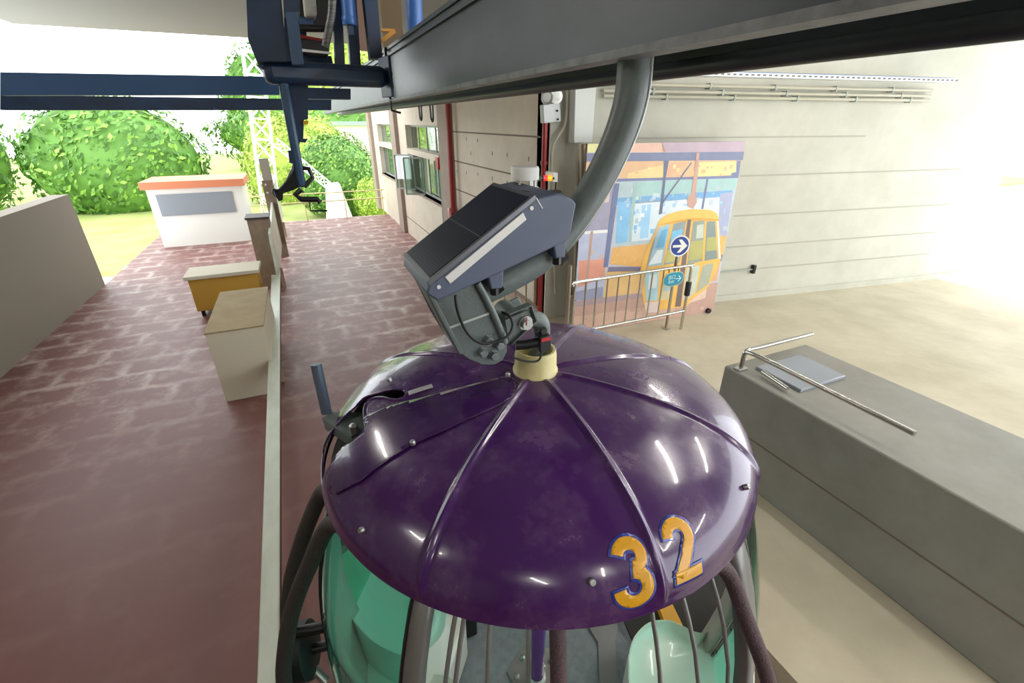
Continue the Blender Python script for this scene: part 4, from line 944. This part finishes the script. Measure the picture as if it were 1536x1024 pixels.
# oval exit sign
oc = bq(1007, 417)
ex = thing('exit_sign', oc, 'teal oval exit sign with arrow hung on the barrier', 'sign')
hw, hh = 19.5*(oc-CAM).dot(FW)/F, 11.5*(oc-CAM).dot(FW)/F
def oval(w, h, y):
    r = h*.92; P = []
    for k in range(40):
        a = 2*math.pi*k/40; c, s = math.cos(a), math.sin(a)
        P.append(V((oc.x+w*math.copysign(abs(c)**.75, c), y, oc.z+h*math.copysign(abs(s)**.85, s))))
    return P
MB().prism(oval(hw, hh, YB4-.045), (0, .012, 0)).build('sign_plate', mat('sign_rim', 'c9b98a', .4), ex, smooth=False)
ofc = MB().prism(oval(hw*.94, hh*.9, YB4-.048), (0, .004, 0)).build('teal_face', mat('sign_teal', '16849c', .4), ex, smooth=False)
for dx in (-.09, .07): MB().cyl((oc.x+dx, YB4-.035, oc.z), (oc.x+dx, YB4-.03, zt4), .006, 8).build('hanger_strap', M_BLACK, ex)
M_SW = mat('sign_lettering', 'd9efee', .5)
def text(body, size, pos, name, parent):
    cu = bpy.data.curves.new(name, 'FONT'); cu.body = body; cu.size = size; cu.align_x = 'CENTER'; cu.align_y = 'CENTER'; cu.extrude = .0008; cu.offset = -size*.008
    ob = bpy.data.objects.new(name+'_tmp', cu); COL.objects.link(ob); bpy.context.view_layer.update()
    me = bpy.data.meshes.new_from_object(ob.evaluated_get(bpy.context.evaluated_depsgraph_get())); COL.objects.unlink(ob); bpy.data.objects.remove(ob)
    R = Matrix.Translation(V(pos)-ROOT[parent.name]) @ Matrix.Rotation(math.pi/2, 4, 'X'); me.transform(R); me.materials.clear(); me.materials.append(M_SW)
    o = bpy.data.objects.new(name, me); COL.objects.link(o); o.parent = parent; ROOT[o.name] = ROOT[parent.name]; return o
text('\u51fa\u53e3', hh*.62, (oc.x-hw*.22, YB4-.0495, oc.z+hh*.27), 'lettering', ofc)
text('Exit', hh*.6, (oc.x-hw*.22, YB4-.0495, oc.z-hh*.3), 'lettering', ofc)
ar = MB(); y_ = YB4-.0495
ar.bar((oc.x+hw*.18, y_, oc.z), (oc.x+hw*.68, y_, oc.z), .002, hh*.07); ar.bar((oc.x+hw*.45, y_, oc.z+hh*.38), (oc.x+hw*.68, y_, oc.z), .002, hh*.09); ar.bar((oc.x+hw*.45, y_, oc.z-hh*.38), (oc.x+hw*.68, y_, oc.z), .002, hh*.09)
ar.build('arrow', M_SW, ofc, smooth=False)
# second barrier behind the pivot
Y5 = 6.0
b2 = thing('guard_barrier', at(790, 470, Y=Y5), 'dull steel barrier glimpsed between hanger and corner pillar', 'barrier')
za, zb = PLAT+.12, PLAT+1.0
M_DULL = mat('dull_steel', 'b5a08b', .4, .5)
for px in (757, 773, 789): x = at(px, 440, Y=Y5).x; MB().cyl((x, Y5, za), (x, Y5, zb), .012, 10).build('upright_bar', M_DULL, b2)
x = at(804, 440, Y=Y5).x; x0 = at(725, 440, Y=Y5).x
MB().cyl((x, Y5, PLAT), (x, Y5, zb+.05), .026, 14).build('end_post', mat('copper_brown_steel', '9a7560', .45, .3), b2)
MB().cyl((x0, Y5, PLAT), (x0, Y5, zb), .022, 14).build('end_post', M_DULL, b2)
for z in (za, zb): MB().cyl((x0, Y5, z), (x, Y5, z), .02, 12).build('cross_rail', M_DULL, b2)

# ================================================================== CONTROL CONSOLE at right
k0 = at(1087, 548, Z=1.55)
con = thing('control_console', (k0.x+.5, k0.y-.6, PLAT), 'grey metal control console box with rail at the right', 'console')
M_CON = mat('console_grey', '8b8a82', .6, col2='807f77', scale=3)
yc = k0.y; xc = k0.x
MB().box((xc, yc-2.2, PLAT), (xc+1.0, yc, 1.55)).build('cabinet', M_CON, con, bevel=.012)
MB().box((xc-.006, yc-2.2, PLAT+.42), (xc, yc, PLAT+.43)).build('panel_seam', M_JOINT, con, smooth=False)
zr2 = 1.55
h0 = V((xc+.07, yc-.1, zr2)); 
MB().tube(smooth_path([h0, h0+V((0, .0, .12)), h0+V((.03, .0, .17)), h0+V((.2, .0, .17)), h0+V((.8, 0, .17))], 5), .018, 12).build('hand_rail', M_CHROME, con)
MB().tube(smooth_path([h0+V((.01, 0, .15)), h0+V((.01, -.06, .17)), h0+V((.02, -.3, .17)), h0+V((.02, -1.2, .17))], 5), .018, 12).build('hand_rail', M_CHROME, con)
MB().box((h0.x-.05, h0.y-.03, zr2), (h0.x+.05, h0.y+.03, zr2+.015)).build('rail_foot', M_ZINC, con, bevel=.003)
MB().box((xc+.18, yc-.55, zr2), (xc+.7, yc-.15, zr2+.03)).build('touch_panel', mat('panel_grey', '9297a0', .25), con, bevel=.006)
MB().tube([V((xc+.1, yc-.5, zr2+.03)), V((xc+.13, yc-.25, zr2+.04))], .016, 10).build('latch', M_CHROME, con)

# ================================================================== ADDED FILL LAMPS (out of view, to brighten the shed)
M_TUBE = mat('lit_tube', 'fffaf2', .4, emit=60)
for i, (x, y) in enumerate(((3.4, 1.2), (5.2, 1.2), (5.2, 3.6), (3.4, -2.4), (5.4, -2.4), (.9, -3.4), (-1.4, -3.4), (2.6, -3.6), (-1.6, 4.4), (-3.2, 0.4))):
    o = thing('fill_lamp', (x, y, 5.2), 'white strip lamp added under the shed roof for fill light', 'lamp', 'added fill lamps on the shed ceiling')
    MB().box((x-.08, y-.75, 5.1), (x+.08, y+.75, 5.2)).build('lamp_body', M_WHITE, o, smooth=False)
    MB().cyl((x, y-.7, 5.07), (x, y+.7, 5.07), .025, 10).build('lamp_tube', M_TUBE, o)

# ================================================================== OUTDOORS
struct(MB().box((-60, 19.3, -1.4), (60, 90, -1.2)).build('ground_outside', mat('lawn', '8d9a52', .9, col2='a3a86a', scale=.6), smooth=False))
def leafy(name, c, rad, n, size, cols, label, seed, squash=.25):
    rnd = random.Random(seed); c = V(c); rad = V(rad); o = thing(name, c-V((0, 0, rad.z)), label, 'bush')
    core = MB(); rings = []
    prof = [(math.cos(a), math.sin(a)) for a in [math.radians(-88+8*k) for k in range(23)]]
    for rr, h in prof:
        rings.append([core.bm.verts.new((c.x+rad.x*.93*rr*math.cos(2*math.pi*k/32), c.y+rad.y*.93*rr*math.sin(2*math.pi*k/32), c.z+rad.z*.93*h)) for k in range(32)])
    for a, b in zip(rings, rings[1:]):
        for k in range(32): core._f([a[k], a[(k+1) % 32], b[(k+1) % 32], b[k]])
    core._f(rings[0][::-1]); core._f(rings[-1])
    core.build('crown', cols[0], o)
    lf = MB()
    for i in range(n):
        u, v = rnd.uniform(-.75, 1), rnd.uniform(0, 2*math.pi); s = math.sqrt(max(0, 1-u*u)); nn = V((s*math.cos(v), s*math.sin(v), u))
        if nn.y > .5: continue
        lump = 1+.05*math.sin(5*v+3*u)+.04*math.sin(9*u+2*v)
        p = c+V((nn.x*rad.x, nn.y*rad.y, nn.z*rad.z))*rnd.uniform(.93, 1.03)*lump
        t1 = (nn.orthogonal()+V((rnd.uniform(-1, 1), rnd.uniform(-1, 1), rnd.uniform(-1, 1)))).normalized(); t2 = nn.cross(t1)+nn*rnd.uniform(-.6, .6)
        a = size*rnd.uniform(.6, 1.3); lf.mi = rnd.choice((0, 0, 1, 2)); lf.poly([p-t1*a, p+t2*a*.5, p+t1*a, p-t2*a*.5])
    lf.build('leaves', cols, o, smooth=False, weld=False)['kind'] = 'stuff'
    return o
G1 = [mat('leaf_green', '5c8a34', .6), mat('leaf_green_light', '86b04a', .6), mat('leaf_green_deep', '416b26', .6)]
G2 = [mat('leaf_lime', '8fae3a', .6), mat('leaf_lime_light', 'b5cd55', .6), mat('leaf_lime_deep', '728f2c', .6)]
G3 = [mat('leaf_yellow_green', '9fb84a', .6), mat('leaf_yellow_light', 'c2d66c', .6), mat('leaf_yellow_deep', '80983a', .6)]
bc_ = at(508, 258, Y=27); leafy('round_bush', (bc_.x, 27, .6), (2.05, 2.0, 2.15), 7000, .10, G1, 'large clipped round green bush beyond the far railing', 3)
b_ = at(548, 283, Y=24); leafy('lime_bush', (b_.x+.35, 24, -.1), (.95, .9, 1.05), 2600, .08, G2, 'small lime green bush at the foot of the large round one', 4)
b_ = at(425, 235, Y=31); leafy('hedge_bush', (b_.x, 33, .8), (2.4, 1.6, 3.0), 3500, .14, G3, 'yellow green bushes behind the white lattice tower', 5)
b_ = at(462, 200, Y=36); leafy('hedge_bush', (b_.x, 38, 1.3), (2.6, 1.6, 2.6), 3000, .15, G3, 'yellow green bush between tower and pale building', 6)
for i, (x, y, z, rx, rz, lab) in enumerate(((-9, 34, 1.2, 4.2, 3.4, 'broad leafy hedge bush far left of the lattice tower'), (-20, 36, 1.8, 6, 4.4, 'tall dark hedge bush at the far left edge outdoors'))):
    leafy('hedge_bush', (x, y, z), (rx, 2.4, rz), 3500, .2, G1, lab, 11+i)
# far pale building
a = at(488, 205, Y=44); b = at(570, 183, Y=44)
o = thing('garden_building', ((a.x+b.x)/2, 44, -1.2), 'low pale cream building behind the round bush', 'building')
MB().box((a.x, 44, -1.2), (a.x+11, 50, at(500, 188, Y=44).z)).build('building_wall', mat('cream_render', 'e6dcc6', .8), o, smooth=False)
zt9 = at(500, 188, Y=44).z
MB().box((a.x-.3, 43.7, zt9), (a.x+11.3, 50.3, zt9+.3)).build('building_roof', mat('green_roof', '8fb59a', .7), o, smooth=False)
leafy('tree_row', (a.x+4, 58, 2.2), (14, 3, 3.6), 3500, .3, G1, 'distant green trees above the pale building', 21)
leafy('tall_tree', (at(505, 80, Y=62).x, 64, 5.5), (5.5, 3, 8.5), 4500, .32, G3, 'tall yellow green tree glimpsed between the black upright posts', 22)
leafy('tall_tree', (at(400, 80, Y=78).x, 80, 5), (7, 3, 8), 3000, .34, G1, 'tall green tree behind the broad navy column', 23)
# white lattice tower and slanted lattice leg
M_LAT = mat('white_steel', 'eceeea', .5)
def lattice(name, p, q, wid, nseg, label, side):
    o = thing(name, q if q[2] < p[2] else p, label, 'lattice'); p, q = V(p), V(q); d = (q-p); u = d.normalized(); s = V(side).normalized(); t = u.cross(s).normalized(); s = t.cross(u).normalized()
    ch = [s*wid/2+t*wid/2, s*wid/2-t*wid/2, -s*wid/2-t*wid/2, -s*wid/2+t*wid/2]
    for c in ch: MB().bar(p+c, q+c, wid*.13, wid*.13).build('chord', M_LAT, o, smooth=False)
    br = MB()
    for k in range(nseg):
        a, b = p+d*k/nseg, p+d*(k+1)/nseg
        for i in range(4):
            br.bar(a+ch[i], b+ch[(i+1) % 4], wid*.07, wid*.07); br.bar(b+ch[i], a+ch[(i+1) % 4], wid*.07, wid*.07); br.bar(b+ch[i], b+ch[(i+1) % 4], wid*.08, wid*.08)
    br.build('lacing', M_LAT, o, smooth=False)
    return o
t0, t1 = at(400, 290, Y=28), at(397, 150, Y=28)
lattice('lattice_tower', (t0.x, 28, -1.2), (t1.x-.1, 28, t1.z+2), .8, 8, 'white steel lattice tower rising at the far left', (1, 0, 0))
l0, l1 = at(412, 212, Y=24.5), at(500, 284, Y=24.5)
lattice('lattice_strut', l0, l1, .34, 9, 'slanted white lattice strut down to the white block', (0, 1, 0))
p = at(500, 284, Y=24.3)
o = thing('anchor_block', (p.x, 24.3, -1.2), 'white anchor block at the foot of the slanted strut', 'block')
MB().hexa([(p.x-.55, 23.9, -1.2), (p.x+.75, 23.9, -1.2), (p.x+.75, 24.8, -1.2), (p.x-.55, 24.8, -1.2)], [(p.x-.3, 24.0, p.z+.22), (p.x+.3, 24.0, p.z+.3), (p.x+.3, 24.7, p.z+.3), (p.x-.3, 24.7, p.z+.22)]).build('block_body', M_LAT, o, bevel=.05)
# far edge railing
fr_ = thing('edge_railing', (1, 19.1, 0), 'thin pale railing along the far edge of the red floor', 'railing')
M_FR = mat('pale_rail_paint', 'cfc58d', .5)
for z in (.98, .68): MB().cyl((-4.4, 19.1, z), (WX-.1, 19.1, z), .022, 8).build('rail', M_FR, fr_)
for k in range(6): x = -4.2+k*1.42; MB().cyl((x, 19.1, 0), (x, 19.1, 1.0), .02, 8).build('railing_post', M_FR, fr_)
# ================================================================== LIGHT AND CAMERA
W = bpy.data.worlds.new('overcast_sky'); S.world = W; W.use_nodes = True
bg = W.node_tree.nodes['Background']; bg.inputs['Color'].default_value = (.93, .97, 1.0, 1); bg.inputs['Strength'].default_value = 2.6
cam = bpy.data.cameras.new('camera'); co = bpy.data.objects.new('camera', cam); COL.objects.link(co)
cam.sensor_width = 36; cam.lens = F/1536*36; cam.clip_start = .05; cam.clip_end = 300
co.matrix_world = Matrix((( RT.x, UP.x, -FW.x, 0), (RT.y, UP.y, -FW.y, 0), (RT.z, UP.z, -FW.z, H), (0, 0, 0, 1)))
S.camera = co
vs = S.view_settings; vs.view_transform = 'Standard'; vs.look = 'None'; vs.exposure = .72; vs.gamma = 1; vs.use_curve_mapping = False
